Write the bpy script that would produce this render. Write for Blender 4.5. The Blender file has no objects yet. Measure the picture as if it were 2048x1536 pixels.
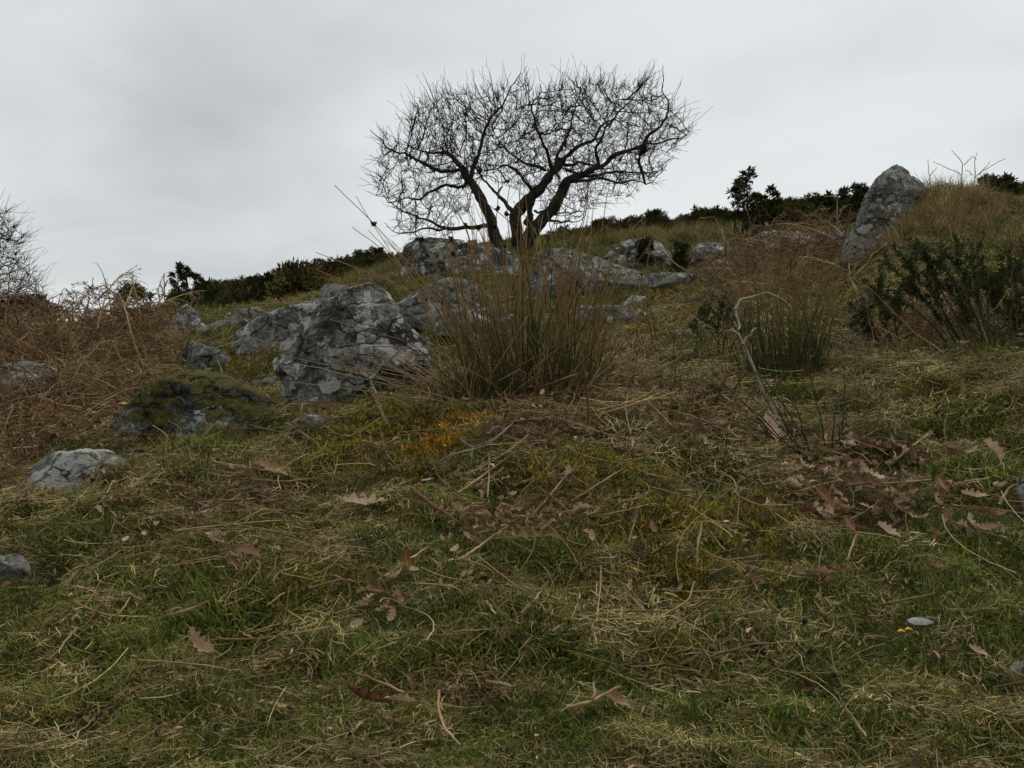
import bpy, math, random
import numpy as np
from mathutils import Vector

random.seed(7)
RNG = np.random.default_rng(11)
SC = bpy.context.scene
COL = SC.collection

# ------------------------------------------------------------------ camera, sky, sun, exposure
F = 2010.0                       # focal length in pixels of the 2048 wide photograph
CAMZ = 1.6
cam_d = bpy.data.cameras.new('camera')
cam_d.sensor_width = 36.0
cam_d.lens = F / 2048.0 * 36.0
cam_d.clip_start = 0.05
cam_d.clip_end = 3000.0
cam = bpy.data.objects.new('camera', cam_d)
cam.location = (0, 0, CAMZ)
cam.rotation_euler = (math.radians(90), 0, 0)
COL.objects.link(cam)
SC.camera = cam

SUN_EL, SUN_AZ = math.radians(52), math.radians(30)     # azimuth measured from +Y towards +X
world = bpy.data.worlds.new('World')
SC.world = world
world.use_nodes = True
wt = world.node_tree
for n in list(wt.nodes):
    wt.nodes.remove(n)


def node(t, kind, **kw):
    n = t.nodes.new(kind)
    for k, v in kw.items():
        if k.startswith('i_'):
            key = k[2:]
            key = int(key) if key.isdigit() else key
            n.inputs[key].default_value = v
        else:
            setattr(n, k, v)
    return n


def ramp(t, stops, interp='LINEAR'):
    n = t.nodes.new('ShaderNodeValToRGB')
    cr = n.color_ramp
    cr.interpolation = interp
    while len(cr.elements) > 1:
        cr.elements.remove(cr.elements[-1])
    cr.elements[0].position = stops[0][0]
    cr.elements[0].color = (*stops[0][1], 1)
    for p, c in stops[1:]:
        e = cr.elements.new(p)
        e.color = (*c, 1)
    return n


L = wt.links.new
w_out = node(wt, 'ShaderNodeOutputWorld')
sky = node(wt, 'ShaderNodeTexSky', sky_type='NISHITA')
sky.sun_disc = False
sky.sun_elevation = SUN_EL
sky.sun_rotation = SUN_AZ
sky.altitude = 250
sky.air_density = 1.0
sky.dust_density = 3.0
bg_sky = node(wt, 'ShaderNodeBackground', i_Strength=0.10)
L(sky.outputs[0], bg_sky.inputs['Color'])
# overcast cloud layer: noise on a flat cloud deck overhead
tc = node(wt, 'ShaderNodeTexCoord')
sep = node(wt, 'ShaderNodeSeparateXYZ')
L(tc.outputs['Generated'], sep.inputs[0])
zc = node(wt, 'ShaderNodeMath', operation='MAXIMUM', i_1=0.0)
L(sep.outputs['Z'], zc.inputs[0])
za = node(wt, 'ShaderNodeMath', operation='ADD', i_1=0.22)
L(zc.outputs[0], za.inputs[0])
dx = node(wt, 'ShaderNodeMath', operation='DIVIDE')
dy = node(wt, 'ShaderNodeMath', operation='DIVIDE')
L(sep.outputs['X'], dx.inputs[0]); L(za.outputs[0], dx.inputs[1])
L(sep.outputs['Y'], dy.inputs[0]); L(za.outputs[0], dy.inputs[1])
cmb = node(wt, 'ShaderNodeCombineXYZ', i_Z=3.7)
L(dx.outputs[0], cmb.inputs['X']); L(dy.outputs[0], cmb.inputs['Y'])
n1 = node(wt, 'ShaderNodeTexNoise', i_Scale=0.62, i_Detail=4.0, i_Roughness=0.45, i_Distortion=0.3)
n2 = node(wt, 'ShaderNodeTexNoise', i_Scale=2.2, i_Detail=6.0, i_Roughness=0.55, i_Distortion=0.4)
mp = node(wt, 'ShaderNodeMapping')
mp.inputs['Location'].default_value = (-2.8, -8.0, 3.0)
mp.inputs['Scale'].default_value = (-1, 1, 1)
L(cmb.outputs[0], mp.inputs['Vector'])
L(mp.outputs[0], n1.inputs['Vector']); L(mp.outputs[0], n2.inputs['Vector'])
mixn = node(wt, 'ShaderNodeMix', data_type='FLOAT')
mixn.inputs['Factor'].default_value = 0.24
L(n1.outputs['Fac'], mixn.inputs['A']); L(n2.outputs['Fac'], mixn.inputs['B'])
cr = ramp(wt, [(0.30, (0.52, 0.548, 0.558)), (0.42, (0.645, 0.68, 0.688)), (0.52, (0.755, 0.79, 0.797)), (0.66, (0.83, 0.86, 0.865))])
L(mixn.outputs['Result'], cr.inputs[0])
bg_cloud = node(wt, 'ShaderNodeBackground', i_Strength=1.0)
L(cr.outputs[0], bg_cloud.inputs['Color'])
mixs = node(wt, 'ShaderNodeMixShader', i_Fac=0.94)
L(bg_sky.outputs[0], mixs.inputs[1]); L(bg_cloud.outputs[0], mixs.inputs[2])
L(mixs.outputs[0], w_out.inputs['Surface'])

sun_d = bpy.data.lights.new('sun', 'SUN')
sun_d.energy = 1.1
sun_d.angle = math.radians(20)
sun_d.color = (1.0, 0.96, 0.9)
sun = bpy.data.objects.new('sun', sun_d)
sdir = Vector((math.sin(SUN_AZ) * math.cos(SUN_EL), math.cos(SUN_AZ) * math.cos(SUN_EL), math.sin(SUN_EL)))
sun.rotation_euler = sdir.to_track_quat('Z', 'Y').to_euler()
COL.objects.link(sun)

SC.view_settings.view_transform = 'Standard'
SC.view_settings.look = 'None'
SC.view_settings.exposure = 0.0
SC.view_settings.gamma = 1.0
SC.view_settings.use_curve_mapping = False
SC.render.engine = 'CYCLES'
SC.cycles.use_adaptive_sampling = True
SC.cycles.adaptive_threshold = 0.035
SC.cycles.adaptive_min_samples = 24
SC.cycles.max_bounces = 4
SC.cycles.diffuse_bounces = 2
SC.cycles.glossy_bounces = 2
SC.cycles.transmission_bounces = 2


# ------------------------------------------------------------------ numeric helpers
def _hash(ix, iy, iz, seed):
    h = (ix.astype(np.int64) * 374761393 + iy.astype(np.int64) * 668265263 + iz.astype(np.int64) * 2147483647 + seed * 974711) & 0xffffffff
    h = ((h ^ (h >> 13)) * 1274126177) & 0xffffffff
    h = ((h ^ (h >> 16)) * 2246822519) & 0xffffffff
    return ((h ^ (h >> 15)) & 0xffffff) / float(0xffffff)


def vnoise(p, seed=0):
    p = np.asarray(p, float)
    if p.shape[-1] == 2:
        p = np.concatenate([p, np.zeros(p.shape[:-1] + (1,))], -1)
    i = np.floor(p)
    f = p - i
    f = f * f * f * (f * (f * 6 - 15) + 10)
    i = i.astype(np.int64)
    r = 0
    for a in (0, 1):
        wa = f[..., 0] if a else 1 - f[..., 0]
        for b in (0, 1):
            wb = f[..., 1] if b else 1 - f[..., 1]
            for c in (0, 1):
                wc = f[..., 2] if c else 1 - f[..., 2]
                r = r + wa * wb * wc * _hash(i[..., 0] + a, i[..., 1] + b, i[..., 2] + c, seed)
    return r * 2 - 1


def fbm(p, seed=0, octv=4, rough=0.5):
    p = np.asarray(p, float)
    s, a, t = 0, 1.0, 0
    for o in range(octv):
        s = s + a * vnoise(p * (2.03 ** o) + 13.7 * o, seed + o)
        t += a
        a *= rough
    return s / t


def sstep(a, b, x):
    t = np.clip((x - a) / (b - a), 0, 1)
    return t * t * (3 - 2 * t)


# ------------------------------------------------------------------ terrain
CT = []


def colpts(px, pts, sky_py):
    for py, d in pts:
        CT.append((px, py, d))
    CT.append((px, sky_py + 3, 36))
    CT.append((px, sky_py + 75, 62))
    CT.append((px, sky_py + 150, 140))
    CT.append((px, sky_py + 200, 420))


colpts(-700, [(1536, 1.9), (1300, 2.5), (1100, 3.2), (1010, 3.8), (900, 5.0), (800, 7), (730, 9.5), (720, 14), (740, 24)], 745)
colpts(0, [(1536, 1.9), (1300, 2.5), (1100, 3.2), (1010, 3.7), (930, 4.5), (850, 5.5), (785, 6.8), (730, 8), (680, 9.5), (662, 11), (668, 15), (690, 24)], 695)
colpts(200, [(1536, 1.9), (1300, 2.45), (1100, 3.1), (1000, 3.7), (960, 4.2), (890, 4.9), (850, 5.6), (800, 6.6), (750, 7.6), (700, 9), (668, 10.8), (658, 14), (658, 24)], 655)
colpts(400, [(1536, 1.9), (1300, 2.45), (1100, 3.1), (980, 3.7), (890, 4.8), (865, 5.6), (805, 6.6), (745, 7.8), (690, 9.5), (632, 13), (610, 20)], 592)
colpts(600, [(1536, 1.9), (1300, 2.45), (1100, 3.05), (950, 3.8), (870, 4.6), (835, 5.5), (795, 7.0), (720, 8.6), (650, 10.8), (608, 14), (583, 21)], 566)
colpts(800, [(1536, 1.9), (1300, 2.45), (1100, 3.0), (960, 3.6), (860, 4.3), (805, 5.2), (790, 6.2), (772, 7.2), (690, 9), (630, 10.8), (575, 13), (535, 18)], 520)
colpts(1024, [(1536, 1.9), (1300, 2.4), (1100, 3.0), (950, 3.55), (840, 4.2), (775, 4.9), (748, 5.8), (715, 7.0), (655, 9), (600, 11), (545, 13.5), (497, 17), (492, 22)], 484)
colpts(1250, [(1536, 1.9), (1300, 2.4), (1100, 2.95), (950, 3.55), (840, 4.2), (775, 4.95), (735, 5.8), (700, 7), (650, 9), (592, 11.5), (545, 14), (497, 18), (470, 25)], 462)
colpts(1500, [(1536, 1.9), (1300, 2.4), (1100, 2.9), (1000, 3.3), (900, 3.8), (810, 4.5), (750, 5.4), (700, 6.5), (640, 8.2), (560, 11), (500, 16), (456, 22)], 432)
colpts(1750, [(1536, 1.85), (1300, 2.35), (1100, 2.85), (1000, 3.25), (920, 3.65), (830, 4.2), (745, 5), (690, 5.8), (640, 6.7), (565, 8.3), (510, 9.8), (480, 12), (435, 22)], 402)
colpts(2048, [(1536, 1.8), (1300, 2.3), (1100, 2.8), (1000, 3.1), (900, 3.6), (800, 4.2), (725, 4.9), (655, 5.8), (565, 7.2), (485, 9), (430, 10.3), (410, 11.5), (405, 22)], 385)
colpts(2700, [(1536, 1.75), (1300, 2.2), (1100, 2.7), (900, 3.5), (720, 4.8), (560, 7.0), (450, 9.5), (400, 12), (370, 22)], 350)
CT += [(1860, 385, 10.0), (1930, 383, 10.2), (1860, 410, 9.6), (1960, 395, 10.4), (1900, 420, 12.5), (1800, 440, 9.9)]
CT = np.array(CT, float)
_cu = (CT[:, 0] - 1024) / F
_cv = np.log(CT[:, 2])
_ct = -(CT[:, 1] - 768) / F
_P = np.stack([_cu * 2.4, _cv], 1)
C2 = 0.12 ** 2


def _phi(a, b):
    d2 = ((a[:, None, :] - b[None, :, :]) ** 2).sum(-1)
    return np.sqrt(d2 + C2)


_n = len(_P)
_A = np.zeros((_n + 3, _n + 3))
_A[:_n, :_n] = _phi(_P, _P) - 0.004 * np.eye(_n)
_A[:_n, _n] = 1
_A[:_n, _n + 1:] = _P
_A[_n:, :_n] = _A[:_n, _n:].T
_sol = np.linalg.solve(_A, np.concatenate([_ct, [0, 0, 0]]))
DIPS = []            # (x, y, radius, depth) hollows and tussocks added to the turf


def Hbase(x, y):
    x = np.asarray(x, float).ravel()
    y = np.asarray(y, float).ravel()
    yc = np.clip(y, 1.2, 420)
    u = np.clip(x / yc, -1.3, 1.3)
    q = np.stack([u * 2.4, np.log(yc)], 1)
    t = np.empty(len(x))
    for s in range(0, len(x), 20000):
        e = slice(s, s + 20000)
        t[e] = _phi(q[e], _P) @ _sol[:_n] + _sol[_n] + q[e] @ _sol[_n + 1:]
    return CAMZ + t * yc


def H(x, y):
    x = np.asarray(x, float)
    shp = x.shape
    x = x.ravel()
    y = np.asarray(y, float).ravel()
    z = Hbase(x, y)
    p = np.stack([x, y], 1)
    near = 1 - sstep(9, 16, y)
    z = z + near * (0.050 * fbm(p * 1.7, 3, 3) + 0.075 * fbm(p * 4.4, 5, 2) + 0.018 * fbm(p * 13.0, 6, 2))
    z = z + (1 - near) * 0.16 * fbm(p * 0.45, 9, 4)
    for cx, cy, r, dz in DIPS:
        z = z + dz * np.exp(-((x - cx) ** 2 + (y - cy) ** 2) / (r * r))
    return z.reshape(shp)


def hit(px, py, ymin=1.5, ymax=60.0):
    """where the sight line through a photograph pixel first meets the ground"""
    yc = np.geomspace(ymin, ymax, 64)
    zb = CAMZ - (py - 768) / F * yc
    low = np.nonzero(zb <= Hbase((px - 1024) / F * yc, yc) + 0.02)[0]
    if len(low) == 0:
        ys = np.geomspace(ymin, 40.0, 90)
    else:
        ys = np.linspace(yc[max(low[0] - 2, 0)], yc[min(low[0] + 3, 63)], 32)
    x = (px - 1024) / F * ys
    z = CAMZ - (py - 768) / F * ys
    g = H(x, ys)
    below = np.nonzero(z <= g)[0]
    if len(below) == 0:
        yy = ys[int(np.argmin(np.abs(z - g) / ys))]
    elif below[0] == 0:
        yy = ys[0]
    else:
        k = below[0]
        a, b = z[k - 1] - g[k - 1], z[k] - g[k]
        yy = ys[k - 1] + (ys[k] - ys[k - 1]) * a / (a - b + 1e-12)
    xx = (px - 1024) / F * yy
    return np.array([xx, yy, float(H(np.array([xx]), np.array([yy]))[0])])


def at(px, py, d):
    return np.array([(px - 1024) / F * d, d, CAMZ - (py - 768) / F * d])


for px, py, r, dz in [(185, 1455, 0.085, -0.13), (250, 1385, 0.12, 0.035), (740, 1245, 0.12, -0.03), (1725, 1040, 0.16, -0.035),
                      (930, 1400, 0.10, -0.025), (1250, 905, 0.10, -0.05), (540, 1005, 0.09, -0.035), (1640, 1500, 0.09, -0.03), (1880, 870, 0.12, -0.05)]:
    q = hit(px, py)
    DIPS.append((q[0], q[1], r, dz))


# ------------------------------------------------------------------ mesh helpers
def mesh(name, verts, faces, mat=None, attrs=None, smooth=True):
    """faces: list of (n,k) int arrays; attrs: dict name -> per-vertex float array"""
    me = bpy.data.meshes.new(name)
    verts = np.asarray(verts, np.float32)
    fl = [np.asarray(f, np.int32) for f in (faces if isinstance(faces, list) else [faces]) if len(f)]
    nl = sum(f.size for f in fl)
    npoly = sum(len(f) for f in fl)
    me.vertices.add(len(verts))
    me.vertices.foreach_set('co', verts.ravel())
    me.loops.add(nl)
    me.polygons.add(npoly)
    me.loops.foreach_set('vertex_index', np.concatenate([f.ravel() for f in fl]))
    tot = np.concatenate([np.full(len(f), f.shape[1], np.int32) for f in fl])
    st = np.concatenate([[0], np.cumsum(tot)[:-1]]).astype(np.int32)
    me.polygons.foreach_set('loop_start', st)
    if smooth:
        me.polygons.foreach_set('use_smooth', np.ones(npoly, bool))
    for k, v in (attrs or {}).items():
        a = me.attributes.new(k, 'FLOAT', 'POINT')
        a.data.foreach_set('value', np.asarray(v, np.float32))
    me.update(calc_edges=True)
    if mat:
        me.materials.append(mat)
    return me


def obj(name, me, parent=None, loc=None):
    o = bpy.data.objects.new(name, me)
    COL.objects.link(o)
    if parent is not None:
        o.parent = parent
    if loc is not None:
        o.location = loc
    return o


def tag(o, label=None, cat=None, group=None, kind=None):
    if label:
        o['label'] = label
    if cat:
        o['category'] = cat
    if group:
        o['group'] = group
    if kind:
        o['kind'] = kind
    return o


def thing(name, label, cat, loc, group=None):
    o = bpy.data.objects.new(name, None)
    o.empty_display_size = 0.1
    COL.objects.link(o)
    o.location = loc
    return tag(o, label, cat, group)


def norm(v):
    return v / (np.linalg.norm(v, axis=-1, keepdims=True) + 1e-12)


def tubes(paths, radii, sides=4):
    """paths (N,K,3), radii (N,K) -> verts, [quads, tips], t per vertex, id per vertex"""
    P = np.asarray(paths, float)
    R = np.asarray(radii, float)
    N, K, _ = P.shape
    T = norm(np.gradient(P, axis=1))
    m = norm(P[:, -1] - P[:, 0])
    ref = np.where((np.abs(m[:, 2]) < 0.8)[:, None], np.array([0, 0, 1.0]), np.array([1.0, 0.2, 0]))[:, None, :]
    A = norm(np.cross(T, ref))
    B = np.cross(T, A)
    ang = np.arange(sides) / sides * 2 * math.pi
    V = P[:, :, None, :] + R[:, :, None, None] * (A[:, :, None, :] * np.cos(ang)[None, None, :, None] + B[:, :, None, :] * np.sin(ang)[None, None, :, None])
    base = (np.arange(N) * K * sides)[:, None, None]
    k = (np.arange(K - 1) * sides)[None, :, None]
    s = np.arange(sides)[None, None, :]
    s2 = (s + 1) % sides
    a = base + k + s
    b = base + k + s2
    q = np.stack([a, b, b + sides, a + sides], -1).reshape(-1, 4)
    t = np.broadcast_to(np.linspace(0, 1, K)[None, :, None], (N, K, sides)).ravel()
    i = np.broadcast_to(np.arange(N)[:, None, None], (N, K, sides)).ravel()
    return V.reshape(-1, 3), q, t, i


def strips(paths, widths, side):
    """flat blades: paths (N,K,3), widths (N,K), side (N,3)"""
    P = np.asarray(paths, float)
    W = np.asarray(widths, float)
    N, K, _ = P.shape
    S = norm(side)[:, None, :] * W[:, :, None] * 0.5
    V = np.stack([P - S, P + S], 2).reshape(-1, 3)
    base = (np.arange(N) * K * 2)[:, None]
    k = (np.arange(K - 1) * 2)[None, :]
    a = base + k
    q = np.stack([a, a + 1, a + 3, a + 2], -1).reshape(-1, 4)
    t = np.broadcast_to(np.linspace(0, 1, K)[None, :, None], (N, K, 2)).ravel()
    i = np.broadcast_to(np.arange(N)[:, None, None], (N, K, 2)).ravel()
    return V, q, t, i


class Acc:
    def __init__(self):
        self.v, self.f3, self.f4, self.n = [], [], [], 0
        self.a = {}

    def add(self, v, q, **attrs):
        (self.f4 if q.shape[1] == 4 else self.f3).append(q + self.n)
        self.v.append(v)
        self.n += len(v)
        for k, x in attrs.items():
            self.a.setdefault(k, []).append(np.broadcast_to(np.asarray(x, float), (len(v),)))

    def mesh(self, name, mat, smooth=True):
        fs = []
        if self.f4:
            fs.append(np.concatenate(self.f4))
        if self.f3:
            fs.append(np.concatenate(self.f3))
        return mesh(name, np.concatenate(self.v), fs, mat, {k: np.concatenate(x) for k, x in self.a.items()}, smooth)


def resample(pts, n):
    pts = np.asarray(pts, float)
    d = np.concatenate([[0], np.cumsum(np.linalg.norm(np.diff(pts, axis=0), axis=1))])
    s = np.linspace(0, d[-1], n)
    return np.stack([np.interp(s, d, pts[:, k]) for k in range(3)], 1)


def smooth_path(pts, n, jitter=0.0, seed=0):
    """Catmull-like smoothing of a polyline, resampled to n points, with wobble"""
    q = resample(pts, n)
    for _ in range(max(1, n // 14)):
        q[1:-1] = (q[:-2] + 2 * q[1:-1] + q[2:]) / 4
    if jitter:
        r = np.random.default_rng(seed)
        w = r.normal(0, 1, (n, 3))
        w[1:-1] = (w[:-2] + w[1:-1] + w[2:]) / 2
        w[0] = 0
        q = q + w * jitter
    return q


# ------------------------------------------------------------------ materials
def new_mat(name):
    m = bpy.data.materials.new(name)
    m.use_nodes = True
    t = m.node_tree
    b = t.nodes['Principled BSDF']
    b.inputs['Specular IOR Level'].default_value = 0.12
    b.inputs['Roughness'].default_value = 0.8
    return m, t, b


def mixc(t, fac, a, b, blend='MIX'):
    n = t.nodes.new('ShaderNodeMix')
    n.data_type = 'RGBA'
    n.blend_type = blend
    for sock, val in ((n.inputs['Factor'], fac), (n.inputs[6], a), (n.inputs[7], b)):
        if isinstance(val, bpy.types.NodeSocket):
            t.links.new(val, sock)
        elif isinstance(val, (int, float)):
            sock.default_value = val
        else:
            sock.default_value = (*val, 1)
    return n.outputs[2]


def noise(t, vec, scale, detail=4, rough=0.55, dist=0.0, out='Fac'):
    n = node(t, 'ShaderNodeTexNoise', i_Scale=scale, i_Detail=detail, i_Roughness=rough, i_Distortion=dist)
    if vec is not None:
        t.links.new(vec, n.inputs['Vector'])
    return n.outputs[out]


def mth(t, op, a, b=None, clamp=False):
    n = t.nodes.new('ShaderNodeMath')
    n.operation = op
    n.use_clamp = clamp
    for i, v in enumerate((a, b)):
        if v is None:
            continue
        if isinstance(v, bpy.types.NodeSocket):
            t.links.new(v, n.inputs[i])
        else:
            n.inputs[i].default_value = v
    return n.outputs[0]


def maprange(t, v, a, b, c=0.0, d=1.0, smooth=True):
    n = t.nodes.new('ShaderNodeMapRange')
    n.interpolation_type = 'SMOOTHSTEP' if smooth else 'LINEAR'
    t.links.new(v, n.inputs[0])
    for i, x in enumerate((a, b, c, d)):
        n.inputs[i + 1].default_value = x
    return n.outputs[0]


def mat_ground():
    m, t, b = new_mat('soil_and_thatch')
    tcn = node(t, 'ShaderNodeTexCoord')
    v = tcn.outputs['Object']
    n_f = noise(t, v, 38, 5, 0.65)
    n_m = noise(t, v, 3.2, 5, 0.6)
    n_l = noise(t, v, 0.7, 4, 0.55)
    c1 = ramp(t, [(0.3, (0.010, 0.008, 0.005)), (0.5, (0.030, 0.024, 0.011)), (0.7, (0.085, 0.062, 0.030))])
    t.links.new(n_f, c1.inputs[0])
    c2 = ramp(t, [(0.35, (0.020, 0.026, 0.007)), (0.55, (0.050, 0.044, 0.013)), (0.7, (0.075, 0.052, 0.022))])
    t.links.new(n_m, c2.inputs[0])
    c = mixc(t, 0.6, c1.outputs[0], c2.outputs[0])
    c = mixc(t, maprange(t, n_l, 0.4, 0.65), c, mixc(t, 0.5, c, (0.10, 0.075, 0.035)))
    t.links.new(c, b.inputs['Base Color'])
    b.inputs['Roughness'].default_value = 0.95
    bp = node(t, 'ShaderNodeBump', i_Strength=0.9, i_Distance=0.03)
    t.links.new(n_f, bp.inputs['Height'])
    t.links.new(bp.outputs[0], b.inputs['Normal'])
    return m


def mat_plant(name, straw=(0.36, 0.28, 0.14), straw_amt=0.2, tip=None, rough=0.7, transl=0.12):
    """blades tinted per tuft (instancer attribute 'tint') with per-blade variation 'bv'"""
    m, t, b = new_mat(name)
    at_ = node(t, 'ShaderNodeAttribute', attribute_type='INSTANCER', attribute_name='tint')
    bv = node(t, 'ShaderNodeAttribute', attribute_type='GEOMETRY', attribute_name='bv')
    bright = maprange(t, bv.outputs['Fac'], 0, 1, 0.30, 1.85, False)
    hsv = node(t, 'ShaderNodeHueSaturation')
    t.links.new(at_.outputs['Color'], hsv.inputs['Color'])
    t.links.new(bright, hsv.inputs['Value'])
    f2 = node(t, 'ShaderNodeAttribute', attribute_type='GEOMETRY', attribute_name='b2')
    c = mixc(t, mth(t, 'LESS_THAN', f2.outputs['Fac'], straw_amt), hsv.outputs[0], mixc(t, bv.outputs['Fac'], tuple(0.5 * x for x in straw), straw))
    if tip:
        tt = node(t, 'ShaderNodeAttribute', attribute_type='GEOMETRY', attribute_name='tt')
        c = mixc(t, maprange(t, tt.outputs['Fac'], 0.5, 1.0, 0, 0.6), c, tip)
    t.links.new(c, b.inputs['Base Color'])
    b.inputs['Roughness'].default_value = rough
    b.inputs['Specular IOR Level'].default_value = 0.08
    tr = node(t, 'ShaderNodeBsdfTranslucent')
    t.links.new(c, tr.inputs['Color'])
    ms = node(t, 'ShaderNodeMixShader', i_Fac=transl)
    t.links.new(b.outputs[0], ms.inputs[1]); t.links.new(tr.outputs[0], ms.inputs[2])
    t.links.new(ms.outputs[0], t.nodes['Material Output'].inputs['Surface'])
    return m


def mat_stem(name, stops, by='tt', rnd=0.5, rough=0.65, spec=0.15):
    """colour along the stem ('tt'), varied per stem ('bv') and per object"""
    m, t, b = new_mat(name)
    tt = node(t, 'ShaderNodeAttribute', attribute_type='GEOMETRY', attribute_name='tt')
    bv = node(t, 'ShaderNodeAttribute', attribute_type='GEOMETRY', attribute_name='bv')
    oi = node(t, 'ShaderNodeObjectInfo')
    x = mth(t, 'ADD', tt.outputs['Fac'], mth(t, 'MULTIPLY', mth(t, 'SUBTRACT', bv.outputs['Fac'], 0.5), rnd))
    r = ramp(t, stops)
    t.links.new(x, r.inputs[0])
    hsv = node(t, 'ShaderNodeHueSaturation')
    t.links.new(r.outputs[0], hsv.inputs['Color'])
    tcn = node(t, 'ShaderNodeTexCoord')
    nz = noise(t, tcn.outputs['Object'], 60, 3)
    val = mth(t, 'MULTIPLY', maprange(t, oi.outputs['Random'], 0, 1, 0.7, 1.35, False), maprange(t, nz, 0.3, 0.7, 0.75, 1.2, False))
    t.links.new(val, hsv.inputs['Value'])
    t.links.new(hsv.outputs[0], b.inputs['Base Color'])
    b.inputs['Roughness'].default_value = rough
    b.inputs['Specular IOR Level'].default_value = spec
    return m


def mat_rock():
    """grey granite; object colour: R moss amount, G darkness, B pale lichen amount"""
    m, t, b = new_mat('granite')
    tcn = node(t, 'ShaderNodeTexCoord')
    oi = node(t, 'ShaderNodeObjectInfo')
    off = node(t, 'ShaderNodeVectorMath', operation='MULTIPLY')
    off.inputs[1].default_value = (37.0, 37.0, 37.0)
    cb = node(t, 'ShaderNodeCombineXYZ')
    t.links.new(oi.outputs['Random'], cb.inputs[0]); t.links.new(oi.outputs['Random'], cb.inputs[1])
    t.links.new(cb.outputs[0], off.inputs[0])
    vv = node(t, 'ShaderNodeVectorMath', operation='ADD')
    t.links.new(tcn.outputs['Object'], vv.inputs[0]); t.links.new(off.outputs[0], vv.inputs[1])
    v = vv.outputs[0]
    sp = node(t, 'ShaderNodeSeparateColor')
    t.links.new(oi.outputs['Color'], sp.inputs[0])
    moss_a, dark_a, lich_a = sp.outputs[0], sp.outputs[1], sp.outputs[2]
    nb = noise(t, v, 2.6, 6, 0.6, 0.3)
    base = ramp(t, [(0.28, (0.062, 0.064, 0.059)), (0.45, (0.13, 0.133, 0.122)), (0.6, (0.215, 0.214, 0.20)), (0.75, (0.33, 0.322, 0.298))])
    t.links.new(nb, base.inputs[0])
    grain = noise(t, v, 90, 4, 0.7)
    c = mixc(t, 0.75, mixc(t, 1.0, base.outputs[0], (1.07, 1.0, 0.90), 'MULTIPLY'), maprange(t, grain, 0.3, 0.72, 0.35, 1.6, False), 'MULTIPLY')
    # mottled speckle of grey crust lichen
    sp1 = noise(t, v, 22, 5, 0.68, 0.6)
    c = mixc(t, mth(t, 'MULTIPLY', maprange(t, sp1, 0.53, 0.60), 0.6), c, (0.34, 0.35, 0.32))
    # black algae stains
    nd = noise(t, v, 4.5, 6, 0.65, 0.8)
    fd = maprange(t, mth(t, 'ADD', nd, mth(t, 'MULTIPLY', mth(t, 'SUBTRACT', dark_a, 0.5), 0.5)), 0.50, 0.60)
    pits = maprange(t, sp1, 0.47, 0.40)
    c = mixc(t, mth(t, 'MULTIPLY', mth(t, 'MAXIMUM', fd, mth(t, 'MULTIPLY', pits, 0.8)), 0.85), c, (0.022, 0.024, 0.022))
    # pale lichen plates with crisp edges
    nl = noise(t, v, 4.2, 5, 0.55, 0.6)
    nl2 = noise(t, v, 17.0, 5, 0.65, 0.4)
    nlm = mth(t, 'ADD', mth(t, 'MULTIPLY', nl, 0.6), mth(t, 'MULTIPLY', nl2, 0.4))
    fl = maprange(t, mth(t, 'ADD', nlm, mth(t, 'MULTIPLY', mth(t, 'SUBTRACT', lich_a, 0.5), 0.32)), 0.572, 0.598)
    fl = mth(t, 'MULTIPLY', fl, maprange(t, grain, 0.25, 0.5, 0.55, 1.0))
    c = mixc(t, mth(t, 'MULTIPLY', fl, 0.9), c, (0.48, 0.475, 0.435))
    vor = node(t, 'ShaderNodeTexVoronoi', i_Scale=6.5)
    vd = node(t, 'ShaderNodeVectorMath', operation='ADD')
    nv = node(t, 'ShaderNodeTexNoise', i_Scale=14.0, i_Detail=3.0)
    t.links.new(v, nv.inputs['Vector'])
    nvs = node(t, 'ShaderNodeVectorMath', operation='SCALE')
    nvs.inputs['Scale'].default_value = 0.12
    t.links.new(nv.outputs['Color'], nvs.inputs[0])
    t.links.new(v, vd.inputs[0]); t.links.new(nvs.outputs[0], vd.inputs[1])
    t.links.new(vd.outputs[0], vor.inputs['Vector'])
    vs = node(t, 'ShaderNodeSeparateColor')
    t.links.new(vor.outputs['Color'], vs.inputs[0])
    rad_ = mth(t, 'MULTIPLY', maprange(t, vs.outputs[0], 0.45, 1.0, 0.0, 0.55, False), mth(t, 'ADD', lich_a, 0.35))
    plate = mth(t, 'MULTIPLY', mth(t, 'LESS_THAN', vor.outputs['Distance'], rad_), maprange(t, grain, 0.3, 0.5, 0.5, 1.0))
    c = mixc(t, mth(t, 'MULTIPLY', plate, 0.85), c, mixc(t, vs.outputs[1], (0.31, 0.31, 0.275), (0.54, 0.53, 0.48)))
    crk = node(t, 'ShaderNodeTexVoronoi', feature='DISTANCE_TO_EDGE', i_Scale=1.7)
    mpc = node(t, 'ShaderNodeVectorMath', operation='MULTIPLY')
    mpc.inputs[1].default_value = (1.0, 1.0, 2.1)
    t.links.new(vd.outputs[0], mpc.inputs[0])
    t.links.new(mpc.outputs[0], crk.inputs['Vector'])
    crack = maprange(t, crk.outputs['Distance'], 0.0, 0.022, 1.0, 0.0)
    c = mixc(t, mth(t, 'MULTIPLY', crack, 0.75), c, (0.018, 0.018, 0.016))
    # moss on upward faces
    geo = node(t, 'ShaderNodeNewGeometry')
    sx = node(t, 'ShaderNodeSeparateXYZ')
    t.links.new(geo.outputs['Normal'], sx.inputs[0])
    nm = noise(t, v, 5.0, 6, 0.65, 0.4)
    fm = mth(t, 'ADD', mth(t, 'MULTIPLY', sx.outputs['Z'], 0.28), nm)
    fm = maprange(t, mth(t, 'ADD', fm, mth(t, 'MULTIPLY', mth(t, 'SUBTRACT', moss_a, 0.5), 0.6)), 0.70, 0.80)
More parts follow.
